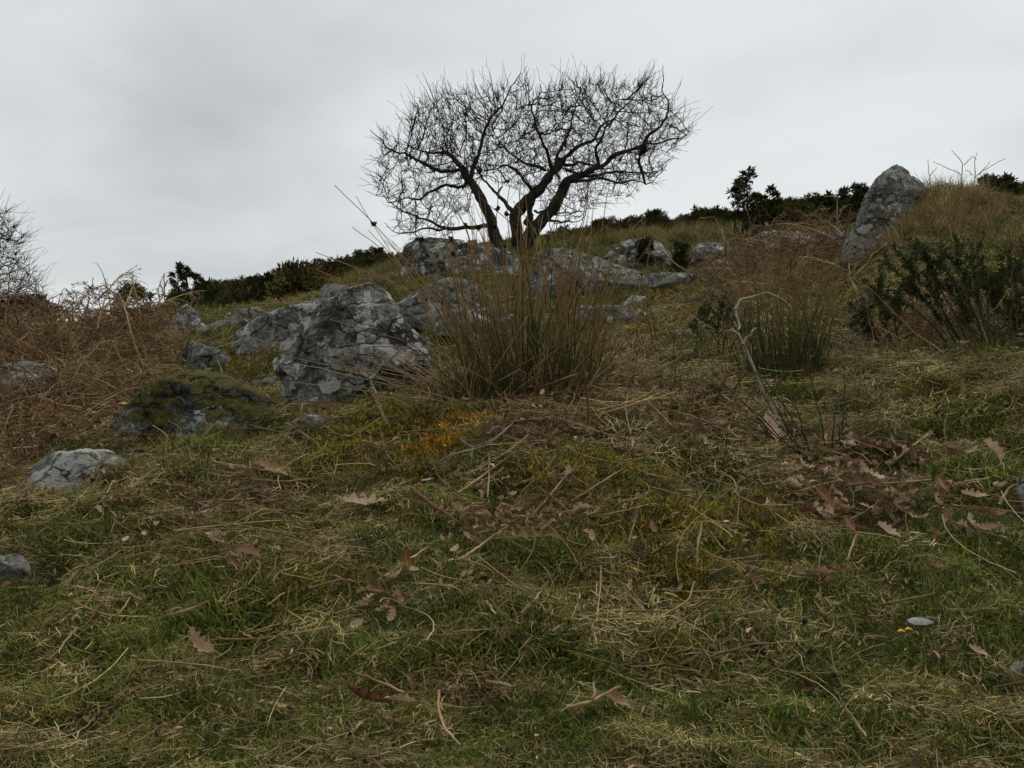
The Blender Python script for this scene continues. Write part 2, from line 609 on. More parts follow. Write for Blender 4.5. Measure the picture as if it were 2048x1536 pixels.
    mc = ramp(t, [(0.35, (0.035, 0.036, 0.008)), (0.55, (0.10, 0.085, 0.018)), (0.72, (0.17, 0.115, 0.02))])
    t.links.new(noise(t, v, 30, 4, 0.7), mc.inputs[0])
    c = mixc(t, mth(t, 'MULTIPLY', fm, 0.92), c, mc.outputs[0])
    t.links.new(c, b.inputs['Base Color'])
    b.inputs['Roughness'].default_value = 0.9
    hgt = mth(t, 'ADD', mth(t, 'MULTIPLY', grain, 0.25), mth(t, 'ADD', mth(t, 'MULTIPLY', sp1, 0.9), mth(t, 'MULTIPLY', nd, 1.2)))
    hgt = mth(t, 'ADD', hgt, mth(t, 'MULTIPLY', fm, 0.5))
    hgt = mth(t, 'SUBTRACT', hgt, mth(t, 'MULTIPLY', crack, 0.9))
    bp = node(t, 'ShaderNodeBump', i_Strength=1.0, i_Distance=0.035)
    t.links.new(hgt, bp.inputs['Height'])
    t.links.new(bp.outputs[0], b.inputs['Normal'])
    return m


def mat_bark(name, c1, c2, c3):
    m, t, b = new_mat(name)
    tcn = node(t, 'ShaderNodeTexCoord')
    v = tcn.outputs['Object']
    r = ramp(t, [(0.35, c1), (0.55, c2), (0.72, c3)])
    t.links.new(noise(t, v, 7, 6, 0.65, 0.5), r.inputs[0])
    g = noise(t, v, 45, 4, 0.7)
    c = mixc(t, 0.6, r.outputs[0], maprange(t, g, 0.3, 0.7, 0.4, 1.5, False), 'MULTIPLY')
    t.links.new(c, b.inputs['Base Color'])
    b.inputs['Roughness'].default_value = 0.9
    bp = node(t, 'ShaderNodeBump', i_Strength=0.8, i_Distance=0.02)
    t.links.new(g, bp.inputs['Height'])
    t.links.new(bp.outputs[0], b.inputs['Normal'])
    return m


def mat_leaf(name, stops):
    m, t, b = new_mat(name)
    tcn = node(t, 'ShaderNodeTexCoord')
    oi = node(t, 'ShaderNodeObjectInfo')
    r = ramp(t, stops)
    nz = noise(t, tcn.outputs['Object'], 28, 5, 0.6)
    lsp = node(t, 'ShaderNodeSeparateColor')
    t.links.new(oi.outputs['Color'], lsp.inputs[0])
    t.links.new(mth(t, 'ADD', lsp.outputs[0], mth(t, 'MULTIPLY', mth(t, 'SUBTRACT', nz, 0.5), 0.45)), r.inputs[0])
    n2 = noise(t, tcn.outputs['Object'], 170, 3, 0.6)
    c = mixc(t, 0.5, r.outputs[0], maprange(t, n2, 0.3, 0.7, 0.55, 1.35, False), 'MULTIPLY')
    rib = node(t, 'ShaderNodeAttribute', attribute_type='GEOMETRY', attribute_name='rib')
    c = mixc(t, mth(t, 'MULTIPLY', rib.outputs['Fac'], 0.55), c, (0.33, 0.22, 0.13))
    t.links.new(c, b.inputs['Base Color'])
    b.inputs['Roughness'].default_value = 0.6
    bp = node(t, 'ShaderNodeBump', i_Strength=0.6, i_Distance=0.003)
    t.links.new(nz, bp.inputs['Height'])
    t.links.new(bp.outputs[0], b.inputs['Normal'])
    tr = node(t, 'ShaderNodeBsdfTranslucent')
    t.links.new(c, tr.inputs['Color'])
    ms = node(t, 'ShaderNodeMixShader', i_Fac=0.15)
    t.links.new(b.outputs[0], ms.inputs[1]); t.links.new(tr.outputs[0], ms.inputs[2])
    t.links.new(ms.outputs[0], t.nodes['Material Output'].inputs['Surface'])
    return m


def mat_plain(name, col, rough=0.8, var=0.4, scale=40):
    m, t, b = new_mat(name)
    tcn = node(t, 'ShaderNodeTexCoord')
    nz = noise(t, tcn.outputs['Object'], scale, 4, 0.6)
    c = mixc(t, 1.0, col, maprange(t, nz, 0.3, 0.7, 1 - var, 1 + var, False), 'MULTIPLY')
    t.links.new(c, b.inputs['Base Color'])
    b.inputs['Roughness'].default_value = rough
    return m


M_GROUND = mat_ground()
M_GRASS = mat_plant('turf_grass', (0.33, 0.26, 0.12), 0.22)
M_STRAW = mat_plant('dead_grass', (0.16, 0.15, 0.04), 0.12)
M_MOSS = mat_plant('moss', (0.30, 0.22, 0.09), 0.06, transl=0.05)
M_BRACKEN = mat_plant('dead_bracken', (0.34, 0.22, 0.11), 0.4, transl=0.05)
M_HEATH = mat_plant('heath', (0.09, 0.06, 0.03), 0.15, transl=0.03)
M_RUSH = mat_stem('rush_stems', [(0.0, (0.045, 0.040, 0.012)), (0.18, (0.040, 0.052, 0.014)), (0.33, (0.075, 0.068, 0.021)), (0.46, (0.18, 0.112, 0.036)), (0.85, (0.24, 0.135, 0.05)), (1.0, (0.25, 0.16, 0.075))], rnd=0.55)
M_RUSH2 = mat_stem('green_rush_stems', [(0.0, (0.035, 0.028, 0.010)), (0.2, (0.038, 0.048, 0.012)), (0.55, (0.075, 0.078, 0.020)), (0.78, (0.15, 0.11, 0.035)), (1.0, (0.22, 0.14, 0.06))], rnd=0.5)
M_BROOM = mat_stem('broom_stems', [(0.0, (0.030, 0.032, 0.012)), (0.5, (0.045, 0.055, 0.018)), (1.0, (0.065, 0.065, 0.022))], rnd=0.5)
M_STALK = mat_stem('dry_stalk', [(0.0, (0.17, 0.095, 0.045)), (0.35, (0.28, 0.18, 0.085)), (0.7, (0.36, 0.26, 0.14)), (1.0, (0.24, 0.14, 0.07))], rnd=0.8)
M_REDSTALK = mat_stem('red_brown_stalk', [(0.0, (0.085, 0.032, 0.018)), (0.6, (0.13, 0.052, 0.028)), (1.0, (0.16, 0.075, 0.04))], rnd=0.3)
M_PALE = mat_bark('bleached_wood', (0.10, 0.085, 0.06), (0.30, 0.26, 0.19), (0.42, 0.39, 0.31))
M_BARK = mat_bark('lichened_bark', (0.018, 0.017, 0.013), (0.048, 0.045, 0.030), (0.095, 0.09, 0.055))
M_TWIG = mat_bark('twig_bark', (0.022, 0.019, 0.014), (0.040, 0.035, 0.025), (0.06, 0.052, 0.038))
M_SEED = mat_plain('seed_head', (0.030, 0.020, 0.014), 0.9)
M_ROCK = mat_rock()
M_LEAF = mat_leaf('dead_oak_leaf', [(0.0, (0.10, 0.054, 0.028)), (0.3, (0.20, 0.115, 0.060)), (0.55, (0.31, 0.19, 0.105)), (0.8, (0.42, 0.285, 0.17)), (1.0, (0.50, 0.37, 0.24))])
M_LEAF_RUST = mat_leaf('rust_oak_leaf', [(0.0, (0.14, 0.062, 0.028)), (0.5, (0.20, 0.095, 0.042)), (1.0, (0.26, 0.14, 0.07))])
M_LEAF_GREY = mat_plain('silver_leaf', (0.28, 0.27, 0.26), 0.85, 0.3, 160)
M_YELLOW = mat_plain('yellow_petal', (0.62, 0.38, 0.03), 0.6, 0.2, 120)
M_GORSE = mat_plain('gorse_spines', (0.070, 0.074, 0.025), 0.8, 0.75, 6)
M_GORSE2 = mat_plain('green_gorse_spines', (0.050, 0.062, 0.020), 0.75, 0.6, 10)
M_DROP = mat_plain('dung', (0.018, 0.015, 0.012), 0.7, 0.3)

# ------------------------------------------------------------------ ground sheet
def grid_lines(core0, core1, s, growth, lo, hi):
    c = list(np.arange(core0, core1, s))
    a = [c[0]]
    while a[-1] > lo:
        a.append(a[-1] - (s + growth * (core0 - a[-1])))
    b = [c[-1]]
    while b[-1] < hi:
        b.append(b[-1] + (s + growth * (b[-1] - core1)))
    return np.array(a[:0:-1] + c + b[1:])


gx = grid_lines(-1.7, 1.7, 0.03, 0.036, -380, 380)
gy = grid_lines(1.3, 4.3, 0.03, 0.03, -60, 415)
GX, GY = np.meshgrid(gx, gy)
GZ = H(GX, GY)
nx, ny = len(gx), len(gy)
idx = np.arange(nx * ny).reshape(ny, nx)
gq = np.stack([idx[:-1, :-1], idx[:-1, 1:], idx[1:, 1:], idx[1:, :-1]], -1).reshape(-1, 4)
ground = obj('ground', mesh('ground', np.stack([GX, GY, GZ], -1).reshape(-1, 3), gq, M_GROUND))
tag(ground, 'rough hillside turf of soil and thatch rising to the ridge', kind='structure')


# ------------------------------------------------------------------ scatter by geometry nodes (only for what nobody could count)
def scatter(name, pts, rot, scl, tint, idx, variants, label):
    coll = bpy.data.collections.new(name + '_source')
    for k, me in enumerate(variants):
        o = bpy.data.objects.new('%s_%02d' % (name, k), me)
        coll.objects.link(o)
    n = len(pts)
    me = bpy.data.meshes.new(name)
    me.vertices.add(n)
    me.vertices.foreach_set('co', np.asarray(pts, np.float32).ravel())
    for an, ty, key, val in (('rot', 'FLOAT_VECTOR', 'vector', rot), ('scl', 'FLOAT_VECTOR', 'vector', scl), ('idx', 'INT', 'value', idx)):
        a = me.attributes.new(an, ty, 'POINT')
        a.data.foreach_set(key, np.asarray(val, np.int32 if ty == 'INT' else np.float32).ravel())
    a = me.attributes.new('tint', 'FLOAT_COLOR', 'POINT')
    a.data.foreach_set('color', np.concatenate([tint, np.ones((n, 1))], 1).astype(np.float32).ravel())
    o = obj(name, me)
    ng = bpy.data.node_groups.new(name, 'GeometryNodeTree')
    ng.interface.new_socket('Geometry', in_out='INPUT', socket_type='NodeSocketGeometry')
    ng.interface.new_socket('Geometry', in_out='OUTPUT', socket_type='NodeSocketGeometry')
    gi = ng.nodes.new('NodeGroupInput')
    go = ng.nodes.new('NodeGroupOutput')
    ip = ng.nodes.new('GeometryNodeInstanceOnPoints')
    ci = ng.nodes.new('GeometryNodeCollectionInfo')
    ci.inputs['Collection'].default_value = coll
    ci.inputs['Separate Children'].default_value = True
    ci.inputs['Reset Children'].default_value = True
    ip.inputs['Pick Instance'].default_value = True
    lk = ng.links.new
    lk(gi.outputs[0], ip.inputs['Points'])
    lk(ci.outputs[0], ip.inputs['Instance'])

    def na(nm, ty):
        k = ng.nodes.new('GeometryNodeInputNamedAttribute')
        k.data_type = ty
        k.inputs['Name'].default_value = nm
        return k.outputs['Attribute']
    e2r = ng.nodes.new('FunctionNodeEulerToRotation')
    lk(na('rot', 'FLOAT_VECTOR'), e2r.inputs[0])
    lk(e2r.outputs[0], ip.inputs['Rotation'])
    lk(na('scl', 'FLOAT_VECTOR'), ip.inputs['Scale'])
    lk(na('idx', 'INT'), ip.inputs['Instance Index'])
    lk(ip.outputs[0], go.inputs[0])
    md = o.modifiers.new('scatter', 'NODES')
    md.node_group = ng
    tag(o, label, kind='stuff')
    return o


def blades(n, rad, lmin, lmax, w, lean0, lean1, curl, seed, K=4, droop=0.0, wander=0.0):
    r = np.random.default_rng(seed)
    az = r.uniform(0, 2 * math.pi, n)
    rr = rad * np.sqrt(r.uniform(0, 1, n))
    ba = r.uniform(0, 2 * math.pi, n)
    base = np.stack([rr * np.cos(ba), rr * np.sin(ba), np.full(n, -0.012)], 1)
    ln = r.uniform(lmin, lmax, n)
    lean = r.uniform(lean0, lean1, n)
    cl = curl * r.uniform(0.2, 1.0, n)
    P = [base]
    ang = lean.copy()
    a2 = az.copy()
    for k in range(K - 1):
        d = np.stack([np.sin(ang) * np.cos(a2), np.sin(ang) * np.sin(a2), np.cos(ang)], 1)
        P.append(P[-1] + d * (ln / (K - 1))[:, None])
        ang = ang + cl / (K - 1)
        a2 = a2 + r.normal(0, wander, n)
    P = np.stack(P, 1)
    if droop:
        P[:, :, 2] = np.maximum(P[:, :, 2], r.uniform(0.0, droop, n)[:, None])
    prof = np.array([0.8, 1.0, 0.75, 0.12]) if K == 4 else np.interp(np.linspace(0, 1, K), [0, 0.3, 0.7, 1], [0.8, 1, 0.75, 0.12])
    W = (w * r.uniform(0.6, 1.3, n))[:, None] * prof[None, :]
    side = np.stack([-np.sin(az), np.cos(az), r.normal(0, 0.5, n)], 1)
    V, q, t, i = strips(P, W, side)
    bv = r.uniform(0, 1, n)[i]
    b2 = r.uniform(0, 1, n)[i]
    return V, q, t, bv, b2


def tuft(name, mat, *args, **kw):
    V, q, t, bv, b2 = blades(*args, **kw)
    return mesh(name, V, q, mat, {'bv': bv, 'b2': b2, 'tt': t})


V_TURF = [tuft('turf_tuft', M_GRASS, 54, 0.055, 0.014, 0.042, 0.0022, 0.1, 1.2, 1.5, 20 + k) for k in range(5)]
V_STRAW = [tuft('straw_tuft', M_STRAW, 44, 0.052, 0.020, 0.060, 0.0015, 0.2, 1.4, 1.5, 40 + k, K=6, droop=0.03, wander=0.22) for k in range(5)]
V_MOSS = [tuft('moss_tuft', M_MOSS, 110, 0.058, 0.007, 0.020, 0.0025, 0.0, 1.3, 1.4, 60 + k) for k in range(4)]
V_TALL = [tuft('tall_grass', M_STRAW, 60, 0.07, 0.16, 0.36, 0.0030, 0.05, 0.7, 1.6, 80 + k, K=6, wander=0.15) for k in range(4)]
V_LITTER = []
for k in range(8):          # loose stems lying in the turf
    r = np.random.default_rng(300 + k)
    n = 3
    P = np.zeros((n, 6, 3))
    for j in range(n):
        a = r.uniform(0, 6.28); ln = r.uniform(0.08, 0.26)
        s = np.linspace(-0.5, 0.5, 6)
        P[j, :, 0] = s * ln * math.cos(a) + r.normal(0, 0.03) + (s ** 2) * r.normal(0, 0.12)
        P[j, :, 1] = s * ln * math.sin(a) + r.normal(0, 0.03) + (s ** 2) * r.normal(0, 0.12)
        P[j, :, 2] = 0.018 + s * r.normal(0, 0.06)
    V, q, t, i = tubes(P, np.full((n, 6), 0.0011) * r.uniform(0.7, 1.5, (n, 1)), 3)
    V_LITTER.append(mesh('loose_stems', V, q, M_STRAW, {'bv': r.uniform(0.4, 1, n)[i], 'b2': r.uniform(0.2, 1, n)[i], 'tt': t}))

# --- turf: what grows where (patch centres found on the ground)
PATCH = []


def patch(kind, w, r, *pts):
    for px, py in pts:
        q = hit(px, py)
        PATCH.append((kind, w, r, q[0], q[1]))


# kinds: 0 green, 1 straw, 2 yellow-green moss, 3 orange moss, 4 brown
patch(3, 5.5, 0.15, (960, 818), (1010, 812), (900, 850), (860, 872), (960, 850), (1060, 808), (930, 835), (880, 885), (1000, 840))
patch(3, 2.4, 0.13, (820, 880), (1100, 840), (780, 900), (700, 920))
patch(2, 2.2, 0.30, (1130, 930), (1280, 965), (1440, 1010), (1420, 1100), (1300, 1040), (780, 850), (720, 880), (650, 920))
patch(2, 1.2, 0.35, (1850, 800), (1720, 790), (1950, 830), (330, 890), (420, 880))
patch(2, 1.6, 0.5, (440, 715), (500, 740), (1310, 590), (1230, 590), (1440, 600), (470, 665), (560, 770), (220, 670))
patch(2, 1.5, 0.22, (1480, 1170), (1560, 1140), (1100, 1180), (1260, 1240), (900, 1320), (640, 1180))
patch(0, 1.3, 0.35, (1700, 1360), (1900, 1320), (1950, 1130), (1500, 1300), (1120, 1480), (350, 1280), (120, 1230), (640, 1400), (1500, 1450), (1860, 970))
patch(0, 1.0, 0.25, (1380, 960), (1030, 1110), (430, 910), (1250, 720), (1180, 760), (1930, 700), (150, 1090))
patch(1, 0.6, 0.15, (250, 1385), (180, 1400), (950, 1030), (1000, 980), (700, 1060), (1900, 1420), (1985, 1400), (1850, 1440), (1780, 1000), (1830, 840))
patch(1, 0.8, 0.3, (1800, 735), (1950, 735), (1690, 720), (2000, 760))
patch(2, 1.4, 0.25, (600, 960), (680, 1000), (560, 1060), (850, 960), (760, 960))
patch(4, 1.6, 0.2, (480, 985), (540, 1010), (430, 1040), (930, 1060), (1080, 1040), (1180, 870), (1120, 800))
patch(4, 1.5, 0.25, (1330, 850), (1420, 830), (1250, 800), (1650, 960), (1720, 1020), (1580, 900), (1800, 930), (520, 1000), (1040, 880))
patch(4, 1.2, 0.10, (740, 1240), (930, 1395), (185, 1455), (470, 1030), (500, 1150))
patch(4, 1.6, 0.5, (60, 880), (100, 820), (200, 830), (1000, 740), (900, 770), (1080, 760), (1780, 660), (1880, 660))
patch(1, 1.5, 1.2, (1850, 420), (1950, 430), (1800, 470), (2020, 450), (1300, 470), (1250, 475), (1420, 470))

PATCH_BY = {}
for p_ in PATCH:
    PATCH_BY.setdefault(p_[0], []).append(p_)


def kind_of(x, y, rng):
    p = np.stack([x, y], 1)
    S = np.zeros((len(x), 5))
    sc = 1.0 / np.clip(y / 3.0, 0.8, 4)
    pn = p * sc[:, None]
    S[:, 0] = 0.75 + 1.1 * fbm(pn * 2.2, 21, 4)
    S[:, 1] = 0.28 + 1.2 * fbm(pn * 2.9, 31, 4)
    S[:, 2] = 0.35 + 1.2 * fbm(pn * 2.4, 41, 4)
    S[:, 3] = -1.3 + 0.8 * fbm(pn * 3.0, 51, 4)
    S[:, 4] = -0.25 + 1.1 * fbm(pn * 2.5, 61, 4)
    for k, ps in PATCH_BY.items():
        g = np.zeros(len(x))
        for _, w, r, cx, cy in ps:
            g = np.maximum(g, w * np.exp(-((x - cx) ** 2 + (y - cy) ** 2) / (r * r)))
        S[:, k] += g
    S += 0.42 * rng.gumbel(0, 1, S.shape)
    return S.argmax(1)


PAL = {0: [(0.080, 0.120, 0.014), (0.120, 0.150, 0.020), (0.058, 0.096, 0.014), (0.160, 0.165, 0.028)],
       1: [(0.31, 0.235, 0.11), (0.25, 0.18, 0.08), (0.37, 0.285, 0.145), (0.20, 0.17, 0.05)],
       2: [(0.175, 0.150, 0.020), (0.225, 0.170, 0.022), (0.130, 0.130, 0.018), (0.215, 0.145, 0.022)],
       3: [(0.46, 0.225, 0.018), (0.36, 0.18, 0.016), (0.32, 0.19, 0.018), (0.52, 0.28, 0.028)],
       4: [(0.125, 0.070, 0.034), (0.185, 0.110, 0.056), (0.075, 0.044, 0.024), (0.24, 0.155, 0.082)]}
for k in PAL:
    PAL[k] = np.array(PAL[k])


def sample_ground(n, y0, y1, u=0.72, seed=0):
    r = np.random.default_rng(seed)
    y = np.exp(r.uniform(math.log(y0), math.log(y1), n))
    x = r.uniform(-u, u, n) * y + r.uniform(-0.6, 0.6, n)
    return x, y, r


def slope_rot(x, y, r, k=0.8):
    e = 0.06 + 0.01 * y
    gx_ = (H(x + e, y) - H(x - e, y)) / (2 * e)
    gy_ = (H(x, y + e) - H(x, y - e)) / (2 * e)
    a = np.arctan(gy_) * k + r.normal(0, 0.12, len(x))
    b = -np.arctan(gx_) * k + r.normal(0, 0.12, len(x))
    return tilt_yaw(a, b, r.uniform(0, 6.283, len(x)))


def tilt_yaw(a, b, c):
    """euler angles of: yaw c first, then tilt a about X, then b about Y"""
    ca, sa, cb, sb, cc, sc_ = np.cos(a), np.sin(a), np.cos(b), np.sin(b), np.cos(c), np.sin(c)
    r00 = cb * cc + sb * sa * sc_
    r10 = ca * sc_
    r20 = -sb * cc + cb * sa * sc_
    r21 = sb * sc_ + cb * sa * cc
    r22 = cb * ca
    return np.stack([np.arctan2(r21, r22), -np.arcsin(np.clip(r20, -1, 1)), np.arctan2(r10, r00)], -1)


# ------------------------------------------------------------------ boulders
SKIRT = []        # grass growing against the foot of the boulders


def boulder(outline, label, thick=0.75, moss=0.5, dark=0.4, lich=0.4, seed=1, depth=None, nth=96, nph=36, rough=1.0, facets=14, cat='boulder', name='boulder', sink=0.45, square=0.62):
    r = np.random.default_rng(seed)
    P = np.array(outline, float)
    cx, by = (P[:, 0].min() + P[:, 0].max()) / 2, P[:, 1].max()
    halfw = (P[:, 0].max() - P[:, 0].min()) / 2
    g = hit(cx, by - 3)
    d0 = g[1] if depth is None else depth
    T = thick * halfw * d0 / F
    d = d0 + 0.55 * T
    k = d0 / F                                   # metres per pixel, measured where it meets the ground
    W = np.stack([(P[:, 0] - 1024) * d / F, CAMZ - (P[:, 1] - 768) * d / F], 1)
    c = W.mean(0)
    c[1] = W[:, 1].min() + 0.42 * (W[:, 1].max() - W[:, 1].min())
    Q = W - c
    th = np.arange(nth) / nth * 2 * math.pi
    dirs = np.stack([np.cos(th), np.sin(th)], 1)
    R = np.zeros(nth)
    n = len(Q)
    for i in range(n):
        A, B = Q[i], Q[(i + 1) % n]
        e = B - A
        den = dirs[:, 0] * (-e[1]) + dirs[:, 1] * e[0]
        den = np.where(np.abs(den) < 1e-9, 1e-9, den)
        tt = (A[0] * (-e[1]) + A[1] * e[0]) / den
        ss = (dirs[:, 0] * A[1] - dirs[:, 1] * A[0]) / den
        ok = (tt > 0) & (ss >= -1e-6) & (ss <= 1 + 1e-6)
        R = np.where(ok & (tt > R), tt, R)
    R = np.where(R <= 0, np.median(R[R > 0]), R)
    R = (np.roll(R, 1) + 6 * R + np.roll(R, -1)) / 8
    down = np.clip(-dirs[:, 1], 0, 1)
    R = R * (1 + sink * down)
    ph = np.linspace(-math.pi / 2, math.pi / 2, nph)
    cp = np.abs(np.cos(ph)) ** square
    sp_ = np.sign(np.sin(ph)) * np.abs(np.sin(ph)) ** 0.85
    X = cp[:, None] * (R * dirs[:, 0])[None, :]
    Z = cp[:, None] * (R * dirs[:, 1])[None, :]
    Y = np.broadcast_to(sp_[:, None] * T, X.shape)
    # the face leans back: upper part sits farther away than the foot
    V = np.stack([X, Y, Z], -1).reshape(-1, 3)
    size = float(np.mean(R))
    V[:, 1] += 0.55 * V[:, 2] * (T / max(size, 1e-6)) * 0.8
    for j in range(facets):
        ny_ = -r.uniform(0.55, 1.0) if r.random() < 0.8 else r.uniform(0.5, 1)
        nn = norm(np.array([r.normal(0, 0.7), ny_, r.normal(0.15, 0.5)]))
        h = V @ nn
        rim = (h.reshape(nph, nth)[nph // 2 - 1:nph // 2 + 1]).max()
        lim = max(h.max() * r.uniform(0.55, 0.88), rim * 0.97)
        V = V - np.maximum(0, h - lim)[:, None] * nn[None, :] * 0.995
    nrm = norm(V)
    s0 = V / size
    dsp = 0.035 * fbm(s0 * 1.6 + seed * 3.1, seed, 3) + 0.045 * fbm(s0 * 7.5 + seed, seed + 7, 5, 0.62) - 0.05 * np.abs(fbm(s0 * 3.3 + seed * 2.2, seed + 11, 3))
    rid = 1 - np.abs(fbm(s0 * np.array([1.4, 1.4, 3.2]) + seed * 1.7, seed + 3, 3))
    dsp = dsp - 0.10 * sstep(0.95, 1.0, rid)
    V = V + nrm * (dsp * size * rough)[:, None]
    i0 = np.arange(nph - 1)[:, None] * nth
    j0 = np.arange(nth)[None, :]
    j1 = (j0 + 1) % nth
    q = np.stack([i0 + j0, i0 + nth + j0, i0 + nth + j1, i0 + j1], -1).reshape(-1, 4)[:, ::-1]
    o = obj(name, mesh(name, V, q, M_ROCK), loc=(c[0], d, c[1]))
    o.color = (moss, dark, lich, 1)
    tag(o, label, cat, 'grey granite boulders on the hillside')
    hw_, wid = halfw * d / F, 0
    for _ in range(int(10 + 26 * min(1.5, hw_ / 0.5))):
        a_ = r.uniform(-1, 1)
        fx = c[0] + a_ * hw_ * 1.02
        fy = d - T * (0.80 * math.sqrt(max(0.0, 1 - a_ * a_)) + r.uniform(-0.1, 0.12)) - 0.25 * T
        SKIRT.append((fx, fy, r.uniform(0.14, 0.34) * min(1.6, 0.7 + d / 14)))
    return o


boulder([(550, 725), (575, 690), (620, 655), (640, 620), (665, 590), (700, 570), (735, 560), (762, 574), (790, 605), (808, 640), (830, 662), (866, 680), (862, 710), (840, 745), (790, 770), (720, 795), (640, 805), (600, 785), (585, 752)],
        'largest grey boulder, pyramid shaped with dark top and white lichen, left of the rush clump', 0.75, 0.22, 0.52, 0.62, 4, nth=160, nph=64, facets=18)
boulder([(465, 668), (500, 642), (560, 615), (620, 598), (668, 588), (700, 592), (690, 640), (640, 690), (560, 712), (520, 700)],
        'sloping grey slab leaning behind the left side of the largest boulder', 0.7, 0.25, 0.3, 0.66, 9, facets=15)
boulder([(638, 580), (650, 565), (690, 570), (712, 585), (700, 606), (650, 606)], 'small grey block showing above the sloping slab', 0.8, 0.2, 0.45, 0.3, 3, depth=9.2)
boulder([(236, 852), (252, 820), (290, 780), (330, 748), (380, 738), (430, 748), (490, 772), (530, 795), (552, 822), (530, 856), (440, 872), (300, 874)],
        'dark mossy dome shaped boulder beside the dead bracken', 0.8, 0.80, 0.56, 0.40, 12, nth=140, nph=52, facets=13)
boulder([(58, 945), (72, 922), (100, 905), (150, 899), (200, 902), (240, 914), (266, 936), (250, 966), (205, 990), (140, 996), (90, 990), (64, 972)],
        'pale grey rock set in turf, nearest rock on the left', 0.75, 0.36, 0.05, 0.80, 15, nth=120, nph=48, facets=17)
boulder([(-30, 760), (5, 728), (40, 722), (85, 728), (108, 742), (90, 768), (62, 795), (10, 812), (-30, 805)],
        'blue grey rock with white patch at the left edge in the bracken', 0.8, 0.25, 0.35, 0.6, 18, facets=15)
boulder([(342, 648), (348, 620), (368, 606), (392, 622), (412, 655), (398, 674), (350, 672)], 'small upright rock with a white lichen patch behind the bracken', 0.8, 0.3, 0.4, 0.66, 21)
boulder([(362, 698), (372, 680), (408, 684), (440, 700), (458, 718), (440, 746), (400, 745), (368, 728)], 'grey rock with white left end above the mossy dome boulder', 0.8, 0.3, 0.45, 0.58, 24)
boulder([(458, 688), (490, 671), (522, 673), (552, 684), (568, 705), (548, 720), (500, 716), (464, 700)], 'low dark rock on yellow moss left of the largest boulder', 0.8, 0.4, 0.6, 0.5, 27)
boulder([(498, 768), (515, 750), (545, 744), (562, 766), (545, 782), (505, 782)], 'little rock with white side between the mossy dome and the largest boulder', 0.8, 0.5, 0.4, 0.65, 30, nth=64, nph=24)
boulder([(602, 782), (622, 764), (650, 770), (655, 792), (612, 798)], 'little white topped rock at the foot of the largest boulder', 0.8, 0.3, 0.4, 0.7, 33, nth=64, nph=24)
boulder([(785, 612), (830, 582), (870, 560), (900, 551), (930, 555), (968, 575), (992, 604), (1010, 645), (940, 664), (850, 650), (800, 645)],
        'broad striped grey outcrop directly behind the tall rush clump', 0.7, 0.22, 0.34, 0.42, 36, nth=140, nph=52, facets=15)
boulder([(866, 655), (890, 625), (930, 612), (975, 616), (1040, 632), (1060, 656), (960, 672), (880, 668)], 'low pale slab in front of the striped outcrop', 0.7, 0.35, 0.3, 0.66, 39)
boulder([(800, 520), (806, 490), (832, 474), (880, 475), (920, 480), (960, 488), (1012, 500), (1050, 516), (1046, 566), (970, 580), (880, 580), (830, 580), (812, 562)],
        'tall blocky dark topped boulder below the left of the bare tree', 0.6, 0.36, 0.55, 0.52, 42, depth=13.2, nth=140, nph=52, facets=16, square=0.5)
boulder([(1050, 575), (1068, 532), (1110, 506), (1150, 500), (1195, 514), (1235, 530), (1272, 540), (1290, 562), (1270, 580), (1200, 588), (1120, 598), (1062, 596)],
        'long grey outcrop stepping down to the right of the rush clump', 0.6, 0.30, 0.38, 0.5, 45, nth=150, nph=52, facets=17, square=0.55)
boulder([(1062, 520), (1080, 500), (1120, 494), (1160, 504), (1170, 520), (1120, 532), (1070, 532)], 'grey rock beneath the right side of the tree', 0.8, 0.3, 0.4, 0.5, 48, depth=14.5)
boulder([(1272, 566), (1290, 546), (1340, 544), (1398, 549), (1412, 562), (1370, 574), (1300, 578)], 'long flat pale slab beyond the stepped outcrop', 0.6, 0.3, 0.3, 0.5, 51)
boulder([(1206, 522), (1222, 492), (1255, 478), (1290, 474), (1326, 484), (1344, 512), (1330, 532), (1260, 536), (1214, 534)],
        'dark boulder with white spots upslope between tree and gorse', 0.8, 0.34, 0.56, 0.6, 54)
boulder([(1378, 506), (1398, 486), (1438, 484), (1462, 494), (1462, 520), (1420, 528), (1384, 522)], 'rounded grey boulder upslope beside the brown stalks', 0.8, 0.3, 0.42, 0.55, 57)
boulder([(1406, 538), (1428, 521), (1462, 516), (1472, 532), (1440, 546)], 'small white topped rock below the rounded grey boulder', 0.8, 0.3, 0.4, 0.7, 60, nth=64, nph=24)
boulder([(1120, 632), (1158, 610), (1220, 609), (1262, 614), (1306, 628), (1280, 644), (1200, 652), (1130, 648)], 'flat grey slab low in the grass right of the rush clump', 0.7, 0.4, 0.32, 0.45, 63)
boulder([(1246, 606), (1264, 590), (1290, 592), (1300, 606), (1284, 620), (1252, 620)], 'small pale lichened rock on the mossy bank above the flat slab', 0.8, 0.4, 0.3, 0.7, 66, nth=64, nph=24)
boulder([(1196, 596), (1210, 578), (1236, 570), (1262, 578), (1272, 594), (1250, 606), (1206, 606)], 'yellow moss covered hump of rock below the stepped outcrop', 0.8, 0.95, 0.3, 0.3, 69, nth=64, nph=24)
boulder([(1690, 515), (1698, 482), (1714, 450), (1724, 415), (1744, 376), (1770, 342), (1802, 320), (1834, 336), (1862, 370), (1880, 410), (1880, 470), (1830, 520), (1750, 540)],
        'tall pointed grey standing boulder on the right skyline', 0.55, 0.12, 0.34, 0.42, 72, depth=9.6, nth=150, nph=60, facets=14, cat='boulder', sink=0.3, square=0.5)
